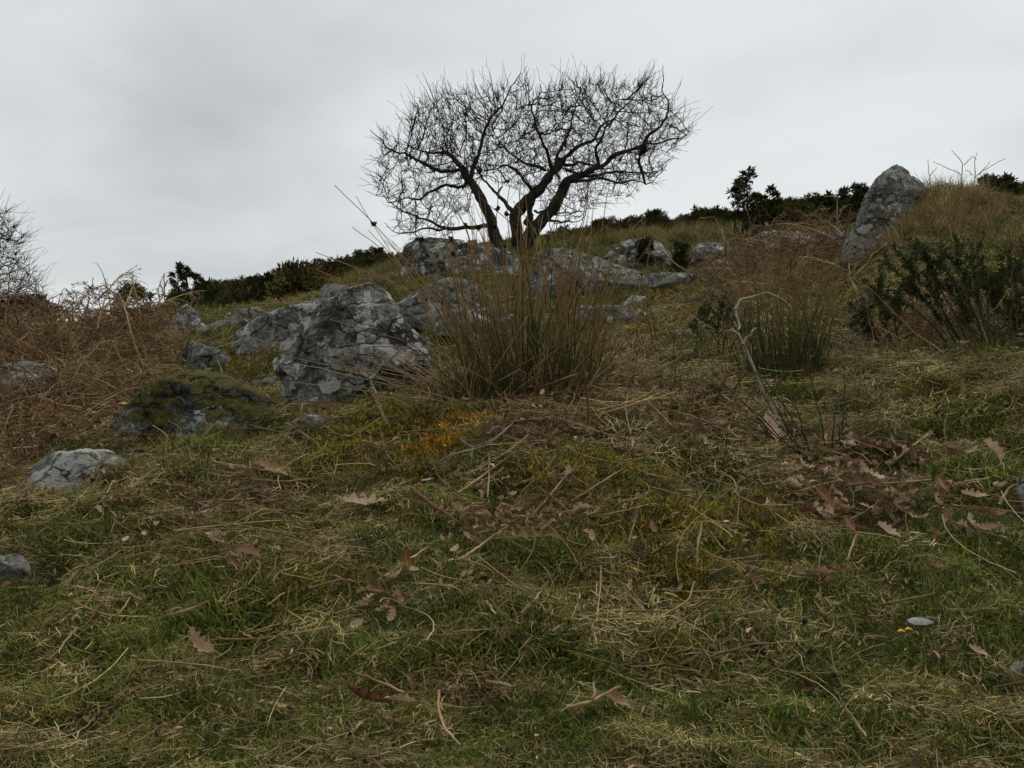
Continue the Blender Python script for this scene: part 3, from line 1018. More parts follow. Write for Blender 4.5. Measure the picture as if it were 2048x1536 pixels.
boulder([(1490, 486), (1520, 464), (1570, 460), (1620, 466), (1634, 490), (1600, 504), (1510, 502)], 'grey rock behind the brown stalks, left of two', 0.8, 0.3, 0.4, 0.55, 75, depth=13.5)
boulder([(1610, 490), (1636, 464), (1680, 458), (1712, 464), (1716, 500), (1660, 508), (1618, 506)], 'grey rock tucked against the left foot of the pointed boulder', 0.8, 0.3, 0.36, 0.5, 78, depth=12.5)
boulder([(2018, 410), (2034, 396), (2066, 394), (2080, 412), (2050, 424), (2022, 420)], 'small grey rock on the skyline at the far right edge', 0.8, 0.3, 0.4, 0.5, 81, depth=12.2)
boulder([(-34, 1140), (-10, 1114), (24, 1110), (52, 1126), (64, 1148), (30, 1168), (-30, 1170)], 'grey rock half cut by the left edge in the short turf', 0.8, 0.35, 0.3, 0.45, 84)
boulder([(2034, 985), (2050, 955), (2085, 940), (2120, 970), (2110, 1020), (2055, 1022)], 'pale stone at the right edge beside the leaf drift', 0.8, 0.35, 0.25, 0.7, 87, nth=64, nph=28)
boulder([(2016, 1348), (2036, 1332), (2070, 1324), (2100, 1344), (2080, 1366), (2030, 1364)], 'grey stone at the lower right edge in the grass', 0.8, 0.35, 0.4, 0.5, 90, nth=64, nph=28)
boulder([(446, 634), (468, 618), (510, 613), (540, 624), (545, 642), (480, 650)], 'grey boulder half hidden in grass below the dark heath', 0.8, 0.3, 0.4, 0.4, 93, nth=64, nph=28)
boulder([(400, 656), (440, 640), (490, 638), (505, 650), (470, 664), (412, 666)], 'low flat slab in pale grass right of the upright rock', 0.7, 0.4, 0.3, 0.5, 96, nth=64, nph=28)
boulder([(580, 845), (606, 828), (645, 830), (660, 846), (630, 860), (590, 858)], 'flat grey stone sunk in turf right of the mossy dome', 0.7, 0.4, 0.35, 0.5, 99, nth=64, nph=28)
boulder([(868, 930), (880, 916), (904, 918), (912, 934), (890, 942)], 'small pale stone poking from the mossy hummock', 0.8, 0.3, 0.3, 0.7, 102, nth=48, nph=20)
boulder([(240, 920), (252, 898), (290, 893), (330, 904), (340, 924), (290, 934)], 'mossy flat stone just right of the pale foreground rock', 0.7, 0.7, 0.4, 0.4, 105, nth=64, nph=28)

# ------------------------------------------------------------------ turf
TX, TY, r_ = sample_ground(36000, 1.3, 34, 0.64, 1)
TX2, TY2, _ = sample_ground(12000, 1.4, 4.6, 0.60, 4)
TX, TY = np.concatenate([TX, TX2]), np.concatenate([TY, TY2])
TK = kind_of(TX, TY, r_)
TZ = H(TX, TY)
TROT = slope_rot(TX, TY, r_)
TS = np.clip((TY / 2.6) ** 0.72, 0.75, 6.0) * r_.uniform(0.8, 1.4, len(TX)) * (1.05 + 0.5 * fbm(np.stack([TX, TY], 1) * 4.0, 77, 2))
TINT = np.zeros((len(TX), 3))
for k in range(5):
    m_ = TK == k
    TINT[m_] = PAL[k][r_.integers(0, 4, m_.sum())]
TINT *= r_.uniform(0.6, 1.4, (len(TX), 1)) * (1 + 0.4 * fbm(np.stack([TX, TY], 1) * 3.0, 71, 3))[:, None]


def put(name, sel, variants, label, scale=1.0, tint=None, zoff=0.0):
    n = int(sel.sum())
    s = TS[sel] * scale
    pts = np.stack([TX[sel], TY[sel], TZ[sel] + zoff], 1)
    return scatter(name, pts, TROT[sel], np.repeat(s[:, None], 3, 1), TINT[sel] if tint is None else tint, r_.integers(0, len(variants), n), variants, label)


SMOTHER = [hit(a, b) for a, b in [(1600, 960), (1660, 1000), (1720, 1020), (1760, 960), (1830, 930), (1700, 930), (1890, 920), (1620, 1040), (1750, 1060), (760, 1225), (730, 1240), (1330, 840), (1440, 840), (1250, 830)]]
sm = np.zeros(len(TX))
for q in SMOTHER:
    sm = np.maximum(sm, np.exp(-((TX - q[0]) ** 2 + (TY - q[1]) ** 2) / 0.17 ** 2))
hq = hit(185, 1450)
hole = np.exp(-((TX - hq[0]) ** 2 + (TY - hq[1]) ** 2) / 0.06 ** 2)
TS = TS * np.where(r_.random(len(TX)) < sm * 0.85, 0.35, 1.0) * np.where(hole > 0.4, 0.2, 1.0)
put('grass', TK == 0, V_TURF, 'short green grass growing all over the turf')
TS = np.where((TK == 1) | (TK == 4), np.minimum(TS, 2.0), TS)
put('dead_grass', (TK == 1) | ((TK == 4) & (np.arange(len(TX)) % 2 == 0)), V_STRAW, 'pale curled dead grass matted through the turf')
put('moss', (TK == 2) | (TK == 3), V_MOSS, 'yellow green and orange moss in cushions on the bank')
put('thatch', (TK == 4) & (np.arange(len(TX)) % 2 == 1), V_TURF, 'brown dead thatch between the grass tufts', 0.9)
# a thin second layer of green blades and straw through everything
TX, TY, r_ = sample_ground(12000, 1.3, 16, 0.66, 2)
TZ = H(TX, TY)
TROT = slope_rot(TX, TY, r_)
TS = np.clip((TY / 2.7) ** 0.6, 0.75, 2.2) * r_.uniform(0.6, 1.3, len(TX))
TK = kind_of(TX, TY, r_)
mixk = r_.random(len(TX))
TINT = np.where((mixk < 0.5)[:, None], PAL[0][r_.integers(0, 4, len(TX))], PAL[1][r_.integers(0, 4, len(TX))]) * r_.uniform(0.7, 1.3, (len(TX), 1))
put('grass_blades', (mixk < 0.5) & (TK != 3) & (TK != 4) & ((TK != 2) | (mixk < 0.15)), V_TURF, 'thin green blades standing through moss and straw', 0.8)
put('straw_wisps', (mixk >= np.where(TK == 2, 0.88, 0.74)) & (TK != 3), V_STRAW, 'thin straw wisps strewn over grass and moss', 0.85)
V_CRUMB = []
for k in range(6):
    rr = np.random.default_rng(350 + k)
    n = 9
    c0 = np.stack([rr.normal(0, 0.035, n), rr.normal(0, 0.035, n), rr.uniform(0.008, 0.035, n)], 1)
    d_ = norm(rr.normal(0, 1, (n, 3)) * np.array([1, 1, 0.4]))
    c1 = c0 + d_ * rr.uniform(0.006, 0.016, (n, 1))
    c2 = c1 + norm(d_ + rr.normal(0, 0.6, (n, 3))) * rr.uniform(0.006, 0.016, (n, 1))
    V, q, t, i = strips(np.stack([c0, c1, c2], 1), rr.uniform(0.5, 1.3, (n, 1)) * np.array([[0.004, 0.012, 0.004]]), rr.normal(0, 1, (n, 3)))
    V_CRUMB.append(mesh('leaf_crumbs', V, q, M_STRAW, {'bv': rr.uniform(0, 1, n)[i], 'b2': np.ones(len(V)), 'tt': t}))
crumb = (TK == 4) | ((mixk > 0.6) & (mixk < 0.66))
put('leaf_crumbs', crumb, V_CRUMB, 'crumbs of broken brown leaves in the turf', 1.0, np.array([(0.24, 0.145, 0.08), (0.17, 0.09, 0.045), (0.33, 0.21, 0.13), (0.12, 0.06, 0.032)])[r_.integers(0, 4, int(crumb.sum()))])
lit = (mixk > 0.5) & (mixk < 0.6)
put('loose_stems', lit, V_LITTER, 'loose dry stems lying flat across the turf', 0.95, PAL[1][r_.integers(0, 3, int(lit.sum()))] * 0.95, 0.004)

# ------------------------------------------------------------------ trees
def in_poly(x, y, poly):
    inside = np.zeros(len(x), bool)
    n = len(poly)
    for i in range(n):
        x0, y0 = poly[i]
        x1, y1 = poly[(i + 1) % n]
        c = ((y0 > y) != (y1 > y)) & (x < (x1 - x0) * (y - y0) / (y1 - y0 + 1e-12) + x0)
        inside ^= c
    return inside


def chain_mesh(acc, pts, rad, sides=5, **at_):
    V, q, t, i = tubes(pts[None], rad[None], sides)
    acc.add(V, q, tt=t, bv=at_.get('bv', 0.5))


def bare_tree(label, base, D, crown, trunks, limbs, n_att, half_depth, step, kill, infl, tip_r, spur, seed, trunk_mat, group=None):
    """trunks / limbs: (pixel points, start radius, end radius, depth offset at start, at end)"""
    r = np.random.default_rng(seed)
    root = thing('bare_tree', label, 'tree', base, group)
    crown = np.array(crown, float)
    cc_ = np.array([crown[:, 0].mean(), crown[:, 1].max()])
    crown = cc_ + (crown - cc_) * np.array([0.95, 0.93])
    x0, y0 = crown.min(0)
    x1, y1 = crown.max(0)
    px = r.uniform(x0, x1, n_att * 3)
    py = r.uniform(y0, y1, n_att * 3)
    ok = in_poly(px, py, crown) & (r.random(len(px)) < np.where(py > y0 + 0.58 * (y1 - y0), 0.45, 1.0))
    px, py = px[ok][:n_att], py[ok][:n_att]
    hw = (x1 - x0) / 2
    e = np.clip(1 - ((px - (x0 + x1) / 2) / hw) ** 2, 0.05, 1) ** 0.5
    dd = half_depth * e * r.uniform(-1, 1, len(px))
    A = np.stack([(px - 1024) / F * D, D + dd, CAMZ - (py - 768) / F * D], 1)
    nodes, parent, fixed = [], [], []
    for kind, lst in (('trunk', trunks), ('limb', limbs)):
        for li, (pp, ra, rb, da, db) in enumerate(lst):
            w = np.array([at(a, b, D) for a, b in pp])
            ra, rb = (ra * 0.82, rb * 0.85) if kind == 'trunk' else (ra * 0.72, rb * 0.42)
            n = len(w)
            w[:, 1] += np.linspace(da, db, n)
            total = np.linalg.norm(np.diff(w, axis=0), axis=1).sum()
            m = max(4, int(total / step))
            q = smooth_path(w, m, 0.36 * step if kind == 'limb' else 0.2 * step, seed * 31 + li)
            rad = np.linspace(0, 1, m) ** 0.85 * (rb - ra) + ra
            rad = rad * (1 + 0.10 * r.normal(0, 1, m))
            if kind == 'trunk':
                rad[0] *= 1.25
            acc = Acc()
            fine = max(m, 6) * 2
            qf = resample(q, fine)
            rf = np.interp(np.linspace(0, 1, fine), np.linspace(0, 1, m), rad)
            chain_mesh(acc, qf - np.array(base), rf, 9 if kind == 'trunk' else 6)
            obj(kind, acc.mesh(kind, trunk_mat), root)
            start = len(nodes)
            if nodes:
                NN = np.array(nodes)
                p0 = int(((NN - q[0]) ** 2).sum(1).argmin())
            else:
                p0 = -1
            for k in range(m):
                nodes.append(q[k]); parent.append(p0 if k == 0 else len(nodes) - 2); fixed.append(rad[k])
    nfix = len(nodes)
    N = np.array(nodes)
    best = np.full(len(A), 1e9)
    bi = np.zeros(len(A), int)
    alive = np.ones(len(A), bool)
    new = np.arange(nfix)
    pos = N.copy()
    par = np.array(parent)
    can = np.arange(nfix)
    up = np.array([0, 0, 0.30])
    for it in range(160):
        if len(new):
            d = np.linalg.norm(A[:, None, :] - pos[new][None], axis=2)
            j = d.argmin(1)
            dm = d[np.arange(len(A)), j]
            b = dm < best
            best[b] = dm[b]
            bi[b] = new[j[b]]
        alive &= best > kill
        act = alive & (best < infl)
        if act.sum() == 0:
            break
        src = bi[act]
        dr = norm(A[act] - pos[src])
        us, inv = np.unique(src, return_inverse=True)
        g = np.zeros((len(us), 3))
        np.add.at(g, inv, dr)
        pd = norm(pos[us] - pos[np.maximum(par[us], 0)]) * (us >= nfix)[:, None]
        g = norm(norm(g) + 0.75 * pd + up * 0.5 + r.normal(0, 0.16, g.shape))
        npos = pos[us] + g * step
        okp = in_poly(npos[:, 0] / npos[:, 1] * F + 1024, 768 - (npos[:, 2] - CAMZ) / npos[:, 1] * F, crown)
        us, npos = us[okp], npos[okp]
        new = np.arange(len(pos), len(pos) + len(npos))
        pos = np.concatenate([pos, npos])
        par = np.concatenate([par, us])
    n = len(pos)
    # pipe-model radii
    kids = [[] for _ in range(n)]
    for i in range(nfix, n):
        kids[par[i]].append(i)
    acc_r = np.zeros(n)
    for i in range(n - 1, nfix - 1, -1):
        acc_r[i] = max(acc_r[i], tip_r ** 2.0)
        if par[i] >= nfix:
            acc_r[par[i]] += acc_r[i] * 0.9
    rad = acc_r ** (1 / 2.0)
    rad[:nfix] = np.array(fixed)
    tw = Acc()
    used = np.zeros(n, bool)
    for i in range(nfix, n):
        if used[i]:
            continue
        ch = [par[i], i]
        used[i] = True
        c = i
        while kids[c]:
            nx_ = max(kids[c], key=lambda k: rad[k])
            if used[nx_]:
                break
            ch.append(nx_); used[nx_] = True
            c = nx_
        p = pos[ch] - np.array(base)
        rr = rad[ch].copy()
        rr[0] = min(rr[0], rr[1] * 1.15)
        rr[-1] *= 0.6
        chain_mesh(tw, p, rr, 4)
    # short upturned spurs and buds
    cand = np.arange(nfix, n)
    thin = cand[rad[cand] < tip_r * 2.6]
    ns = int(len(thin) * spur)
    s_ = r.choice(thin, ns)
    dirs = norm(pos[s_] - pos[par[s_]])
    sd = norm(dirs * 0.5 + r.normal(0, 0.75, dirs.shape) + np.array([0, 0, 0.55]))
    ln = step * r.uniform(0.5, 1.6, ns)
    P = np.stack([pos[s_], pos[s_] + sd * ln[:, None] * 0.5 + r.normal(0, 0.12, sd.shape) * step, pos[s_] + sd * ln[:, None]], 1) - np.array(base)
    P[:, 2] += np.array([0, 0, 1]) * (ln * 0.25)[:, None]
    V, q, t, i = tubes(P, np.broadcast_to(np.array([0.85, 0.75, 0.5]) * tip_r, (ns, 3)), 3)
    tw.add(V, q, tt=t, bv=0.5)
    # ragged terminal shoots reaching past the crown
    tips = np.array([i_ for i_ in range(nfix, n) if not kids[i_]])
    td = norm(pos[tips] - pos[par[tips]])
    out = norm(pos[tips] - (np.array(base) + np.array([0, 0, 0.6])))
    K_ = 5
    for rep_ in range(2):
        d_ = norm(td * 0.6 + out * 0.7 + np.array([0, 0, 0.35]) + r.normal(0, 0.35, td.shape))
        ln = step * np.clip(r.gamma(2.2, 1.3, len(tips)), 0.8, 7.0)
        P = np.stack([pos[tips] + d_ * (ln * u)[:, None] + (r.normal(0, 0.16, d_.shape) * step if 0 < u else 0) for u in np.linspace(0, 1, K_)], 1) - np.array(base)
        V, q, t, i = tubes(P, np.broadcast_to(np.linspace(0.95, 0.55, K_) * tip_r, (len(tips), K_)), 3)
        tw.add(V, q, tt=t, bv=0.5)
    o = obj('twigs', tw.mesh('twigs', M_TWIG), root)
    tag(o, kind='stuff')
    return root


TB = hit(1040, 499, 12)
TD = float(TB[1])


def zp(*pts):
    return [(700 + a / 2.844, 120 + b / 2.844) for a, b in pts]


TRUNKS = [(zp((850, 1075), (820, 980), (780, 850), (735, 765), (690, 690), (645, 625)), 0.125, 0.075, -0.1, -0.15),
          (zp((960, 1085), (955, 1000), (930, 880), (1000, 810), (1070, 735), (1140, 645), (1215, 560)), 0.15, 0.075, 0.0, 0.15),
          (zp((985, 1085), (1020, 1000), (1085, 930), (1145, 880), (1185, 800), (1240, 715), (1320, 680)), 0.15, 0.075, -0.12, -0.35)]
LIMBS = [(zp((645, 625), (580, 550), (530, 510), (430, 500), (330, 450)), 0.065, 0.018, -0.15, 0.3),
         (zp((690, 680), (735, 570), (750, 450), (830, 340), (890, 250), (960, 130)), 0.060, 0.012, -0.15, -0.5),
         (zp((660, 650), (500, 640), (370, 590), (250, 545), (140, 450)), 0.055, 0.012, -0.15, -0.6),
         (zp((665, 700), (560, 720), (450, 745), (350, 775), (240, 785), (130, 740)), 0.045, 0.012, -0.15, 0.5),
         (zp((800, 955), (640, 945), (540, 970), (440, 935), (350, 900), (270, 860), (235, 800)), 0.06, 0.014, -0.1, -0.4),
         (zp((540, 968), (420, 985), (300, 1010), (215, 960)), 0.03, 0.010, -0.2, -0.7),
         (zp((930, 880), (860, 790), (835, 730), (850, 700)), 0.055, 0.03, 0.0, 0.3),
         (zp((850, 770), (800, 700), (740, 620), (690, 560), (600, 470)), 0.04, 0.012, 0.2, 0.9),
         (zp((1000, 930), (1030, 820), (1030, 700), (960, 600), (870, 540), (740, 590)), 0.075, 0.016, 0.05, 0.9),
         (zp((1110, 620), (1060, 580), (980, 560), (880, 470), (820, 380)), 0.045, 0.014, 0.1, 0.6),
         (zp((1180, 600), (1195, 480), (1250, 380), (1280, 250), (1300, 120)), 0.055, 0.012, 0.12, 0.5),
         (zp((1215, 560), (1300, 490), (1400, 430), (1480, 330), (1540, 200)), 0.060, 0.012, 0.15, 0.2),
         (zp((1140, 645), (1130, 520), (1060, 440), (1040, 300), (1080, 180)), 0.05, 0.012, 0.12, -0.5),
         (zp((1215, 580), (1330, 560), (1450, 570), (1560, 545)), 0.045, 0.016, 0.15, 0.7),
         (zp((1320, 680), (1400, 640), (1490, 575), (1600, 545), (1700, 465), (1775, 385), (1760, 250), (1748, 110)), 0.065, 0.010, -0.35, -0.6),
         (zp((1600, 545), (1720, 495), (1860, 470), (1940, 400)), 0.035, 0.010, -0.5, -0.2),
         (zp((1400, 640), (1390, 520), (1440, 430), (1560, 330), (1640, 200)), 0.04, 0.012, -0.4, -0.9),
         (zp((1310, 690), (1450, 660), (1600, 650), (1720, 640), (1830, 590)), 0.042, 0.010, -0.35, 0.3),
         (zp((1250, 715), (1400, 705), (1540, 740), (1660, 760), (1740, 690)), 0.040, 0.010, -0.3, -0.9),
         (zp((1190, 690), (1170, 640), (1200, 600), (1290, 640), (1420, 640)), 0.03, 0.012, -0.2, 0.1),
         (zp((1090, 925), (1150, 910), (1200, 905), (1300, 912), (1360, 860)), 0.040, 0.010, -0.15, 0.4),
         (zp((1050, 850), (1100, 830), (1200, 850), (1290, 830), (1420, 790)), 0.03, 0.010, 0.1, 0.8),
         (zp((1060, 940), (1085, 965), (1095, 990), (1075, 1000)), 0.03, 0.012, -0.15, -0.3)]
CROWN = [(718, 362), (742, 335), (744, 270), (752, 237), (772, 285), (800, 250), (818, 195), (880, 165), (935, 165), (985, 145), (1010, 158), (1052, 138), (1075, 170), (1110, 150), (1190, 140),
         (1250, 150), (1315, 140), (1345, 180), (1372, 210), (1395, 238), (1385, 285), (1325, 300), (1345, 322), (1335, 350), (1300, 372), (1240, 398), (1190, 408), (1160, 440), (1115, 446),
         (1070, 400), (1010, 360), (960, 350), (930, 420), (890, 470), (800, 478), (772, 450), (780, 400), (745, 385)]
bare_tree('bare spreading oak with three trunks standing alone on the skyline', tuple(TB), TD, CROWN, TRUNKS, LIMBS, 7600, 1.7, 0.07, 0.105, 0.9, 0.0041, 0.9, 5, M_BARK)

LB = at(-95, 640, 31)
LB[2] = float(H(np.array([LB[0]]), np.array([31.0]))[0])
lbpy = 768 - (LB[2] - CAMZ) / 31 * F
bare_tree('leafless tree cut by the left edge of the view beyond the bracken', tuple(LB), 31.0,
          [(-290, 520), (-260, 440), (-180, 395), (-60, 385), (10, 402), (30, 440), (62, 465), (40, 490), (70, 525), (95, 565), (92, 605), (50, 618), (0, 600), (-150, 610), (-280, 600)],
          [([(-95, lbpy + 6), (-98, 640), (-90, 590), (-80, 540)], 0.22, 0.14, 0, 0.0)],
          [([(-90, 590), (-40, 560), (10, 545), (60, 520)], 0.09, 0.02, 0, -0.5), ([(-82, 545), (-50, 480), (-20, 430)], 0.09, 0.02, 0, 0.3), ([(-95, 620), (-20, 600), (50, 590), (85, 585)], 0.08, 0.018, 0, -0.3),
           ([(-85, 560), (-150, 500), (-220, 460)], 0.09, 0.02, 0, 0.5), ([(-92, 600), (-180, 570), (-260, 540)], 0.08, 0.02, 0, 0.2), ([(-80, 540), (-90, 450), (-100, 410)], 0.09, 0.02, 0, 0.0),
           ([(-60, 500), (0, 480), (45, 468)], 0.05, 0.015, 0, -0.4)],
          5200, 2.2, 0.12, 0.17, 2.0, 0.0065, 0.8, 8, M_BARK)


# ------------------------------------------------------------------ gorse and heath on the ridge
def spikes(centers, dirs, ln, w, r):
    n = len(centers)
    s1 = norm(np.cross(dirs, r.normal(0, 1, (n, 3))))
    s2 = np.cross(dirs, s1)
    tip = centers + dirs * ln[:, None]
    a = np.arange(n) * 7
    mid = centers + dirs * ln[:, None] * 0.4
    V = np.stack([centers, mid + s1 * w[:, None], mid - s1 * w[:, None], tip, mid + s2 * w[:, None], mid - s2 * w[:, None], centers], 1).reshape(-1, 3)
    q = np.concatenate([np.stack([a, a + 1, a + 3, a + 2], 1), np.stack([a, a + 4, a + 3, a + 5], 1)])
    return V, q


def bush_mesh(name, w, h, dep, n_clump, per, clump_r, spike_l, mat, seed, flat=0.55, bv=False):
    r = np.random.default_rng(seed)
    ph = r.uniform(0, 6.283, n_clump)
    zz = r.uniform(0.05, 1, n_clump) ** 0.8
    rr = np.sqrt(r.uniform(0.15, 1, n_clump)) * np.sqrt(np.clip(1.05 - zz ** 2 * flat * 1.5, 0.05, 1))
    c = np.stack([rr * np.cos(ph) * w / 2, rr * np.sin(ph) * dep / 2, zz * h * (0.75 + 0.25 * r.random(n_clump))], 1)
    cc = np.repeat(c, per, 0)
    d = norm(r.normal(0, 1, cc.shape) + np.array([0, 0, 0.45]))
    st = cc + d * clump_r * r.uniform(0, 0.9, (len(cc), 1))
    V, q = spikes(st, d, spike_l * r.uniform(0.6, 1.2, len(cc)), spike_l * 0.16 * r.uniform(0.7, 1.3, len(cc)), r)
    at_ = {'bv': np.repeat(np.repeat(r.uniform(0, 1, n_clump), per), 7), 'b2': np.repeat(r.uniform(0, 1, len(cc)), 7)} if bv else None
    return mesh(name, V, q, mat, at_, False), c


V_HEATH = [bush_mesh('heath_clump', 1.1, r0, 1.1, 26, 34, 0.14, 0.10, M_HEATH, 500 + k, bv=True)[0] for k, r0 in enumerate((0.35, 0.45, 0.55, 0.4, 0.6))]
hx, hy, r_ = sample_ground(9000, 14.5, 48, 0.62, 33)
hu = hx / hy
hn = fbm(np.stack([hx, hy], 1) * 0.16, 91, 3)
left = (hu > -0.335) & (hu < -0.11) & (hy > 15.5 + 7 * sstep(-0.22, -0.11, hu) - 2 * hn)
midd = (hu >= -0.11) & (hu < 0.05) & (hy > 20 + 3 * hn)
rgt = (hu >= 0.05) & (hy > 25 - 5 * sstep(0.10, 0.30, hu) + 5 * hn)
keep = (left | midd | rgt) & (hn > -0.42)
hx, hy, hu = hx[keep], hy[keep], hu[keep]
hz = H(hx, hy)
tw_ = r_.random(len(hx))
ht = np.where((tw_ < 0.6)[:, None], np.array([[0.080, 0.082, 0.024]]), np.where((tw_ < 0.85)[:, None], np.array([[0.125, 0.085, 0.042]]), np.array([[0.17, 0.145, 0.045]]))) * r_.uniform(0.6, 1.3, (len(hx), 1))
hs = r_.uniform(0.55, 1.25, len(hx)) * np.where(hu > 0.05, 0.45, np.where(hu > -0.13, 0.33, 0.55)) * np.clip(0.8 + 1.1 * fbm(np.stack([hx, hy], 1) * 0.55, 95, 2), 0.25, 1.6)
scatter('heath', np.stack([hx, hy, hz - 0.05], 1), tilt_yaw(np.zeros(len(hx)), np.zeros(len(hx)), r_.uniform(0, 6.28, len(hx))), np.stack([hs, hs, hs * r_.uniform(0.7, 1.2, len(hx))], 1), ht, r_.integers(0, 5, len(hx)), V_HEATH,
        'dark heather and gorse scrub covering the ridge as one mass')


def gorse(px, py, hpx, wpx, D, label, clumps, per, seed, stems, mat=M_GORSE, clump_r=0.11, spike=0.10, top=None):
    """a gorse bush: bare stems carrying spiny clumps at their ends"""
    r = np.random.default_rng(seed)
    x = (px - 1024) / F * D
    z = float(H(np.array([x]), np.array([D]))[0])
    root = thing('gorse_bush', label, 'bush', (x, D, z), 'gorse bushes on the ridge')
    w, h = wpx / F * D, CAMZ - (py - hpx - 768) / F * D - z
    me, c = bush_mesh('foliage', w, h, w * 0.8, clumps, per, clump_r, spike, mat, seed, 0.35)
    if top is not None:                                   # clumps placed where the photograph shows them, (px offset, px up)
        c = np.array([(a / F * D, r.normal(0, 0.12), (py - b - 768) / -F * D + CAMZ - z) for a, b in top])
        cc = np.repeat(c, per, 0)
        d = norm(r.normal(0, 1, cc.shape) + np.array([0, 0, 0.5]))
        V, q = spikes(cc + d * clump_r * r.uniform(0, 0.9, (len(cc), 1)), d, spike * r.uniform(0.6, 1.3, len(cc)), spike * 0.16 * r.uniform(0.7, 1.3, len(cc)), r)
        me = mesh('foliage', V, q, mat, None, False)
    obj('foliage', me, root)
    ends = c[r.choice(len(c), min(stems, len(c)), replace=False)]
    for e_ in ends:
        b0 = np.array([r.normal(0, 0.08), r.normal(0, 0.06), -0.05])
        mid = (b0 + e_) / 2 + r.normal(0, 0.07, 3)
        p = smooth_path([b0, mid, e_], 9, 0.012, seed)
        acc = Acc()
        chain_mesh(acc, p, np.linspace(0.020, 0.008, 9), 5)
        obj('stem', acc.mesh('stem', M_TWIG), root)
    return root


gorse(372, 602, 66, 70, 17.5, 'windswept gorse bush with bare twisted stems above the bracken', 14, 90, 201, 6,
      top=[(-22, 60), (-10, 62), (-2, 66), (-24, 48), (-14, 44), (2, 54), (12, 50), (22, 46), (30, 40), (38, 34), (-26, 34), (-10, 30), (-16, 22), (20, 32), (32, 28), (42, 22), (50, 18), (28, 18), (8, 58), (-4, 48)], clump_r=0.055, spike=0.06)
gorse(440, 600, 26, 60, 19, 'low gorse bush downslope of the windswept one', 24, 60, 202, 4, clump_r=0.08, spike=0.07)
gorse(505, 582, 26, 40, 26, 'round gorse bush on the left skyline', 22, 60, 203, 3)
gorse(572, 562, 34, 34, 30, 'knobbly gorse bush topping the left skyline', 16, 60, 204, 3)
gorse(640, 550, 26, 60, 31, 'wide low gorse bush on the left skyline nearest the rocks', 26, 60, 205, 3)
gorse(735, 535, 36, 60, 31, 'gorse bush on the skyline beside the tall blocky boulder', 26, 60, 206, 3)
gorse(268, 612, 46, 70, 13.5, 'gorse bush rising out of the bracken at the left skyline', 26, 70, 207, 4, clump_r=0.07, spike=0.06)
gorse(1205, 466, 22, 46, 30, 'small gorse bush on the skyline just right of the tree', 18, 60, 208, 3)
gorse(1262, 462, 22, 30, 30, 'little round gorse bush, second right of the tree', 12, 60, 209, 3)
gorse(1312, 462, 36, 40, 27, 'pointed gorse bush, third right of the tree', 18, 70, 210, 3)
gorse(1488, 442, 98, 60, 17, 'tall gorse with spiny shoots leaning right against the sky', 14, 60, 211, 7,
      top=[(8, 96), (0, 90), (12, 86), (4, 80), (-8, 74), (-16, 70), (-10, 62), (-20, 60), (-4, 58), (-14, 50), (6, 48), (-6, 40), (12, 34), (0, 28), (20, 26), (-16, 32), (-2, 68), (-12, 16), (10, 14), (0, 8), (22, 12), (-22, 10)], clump_r=0.075, spike=0.075, mat=M_GORSE)
gorse(1540, 430, 58, 78, 17, 'broad dark gorse bush right of the tall gorse', 34, 100, 212, 6, clump_r=0.06, spike=0.075)
gorse(1640, 425, 36, 70, 24, 'low gorse bush between broad gorse and pointed boulder', 26, 60, 213, 4)
gorse(1705, 420, 46, 80, 23, 'dark gorse bush close left of the pointed boulder', 34, 70, 214, 4)
gorse(1420, 445, 26, 90, 26, 'long low gorse bush left of the tall gorse', 34, 60, 215, 4)
gorse(1995, 405, 50, 80, 15, 'dark gorse bush on the skyline at the right edge', 34, 80, 216, 4, clump_r=0.09, spike=0.08)
gorse(1285, 508, 40, 34, 14.6, 'small dark gorse growing against the white spotted boulder', 16, 80, 217, 4, clump_r=0.05, spike=0.06)
gorse(1362, 520, 44, 30, 14, 'narrow dark gorse between two upslope boulders', 14, 80, 218, 4, clump_r=0.05, spike=0.06)
gorse(40, 640, 44, 130, 13, 'green gorse bush below the tree at the left edge', 40, 80, 219, 4, mat=M_GORSE2, clump_r=0.08, spike=0.07)

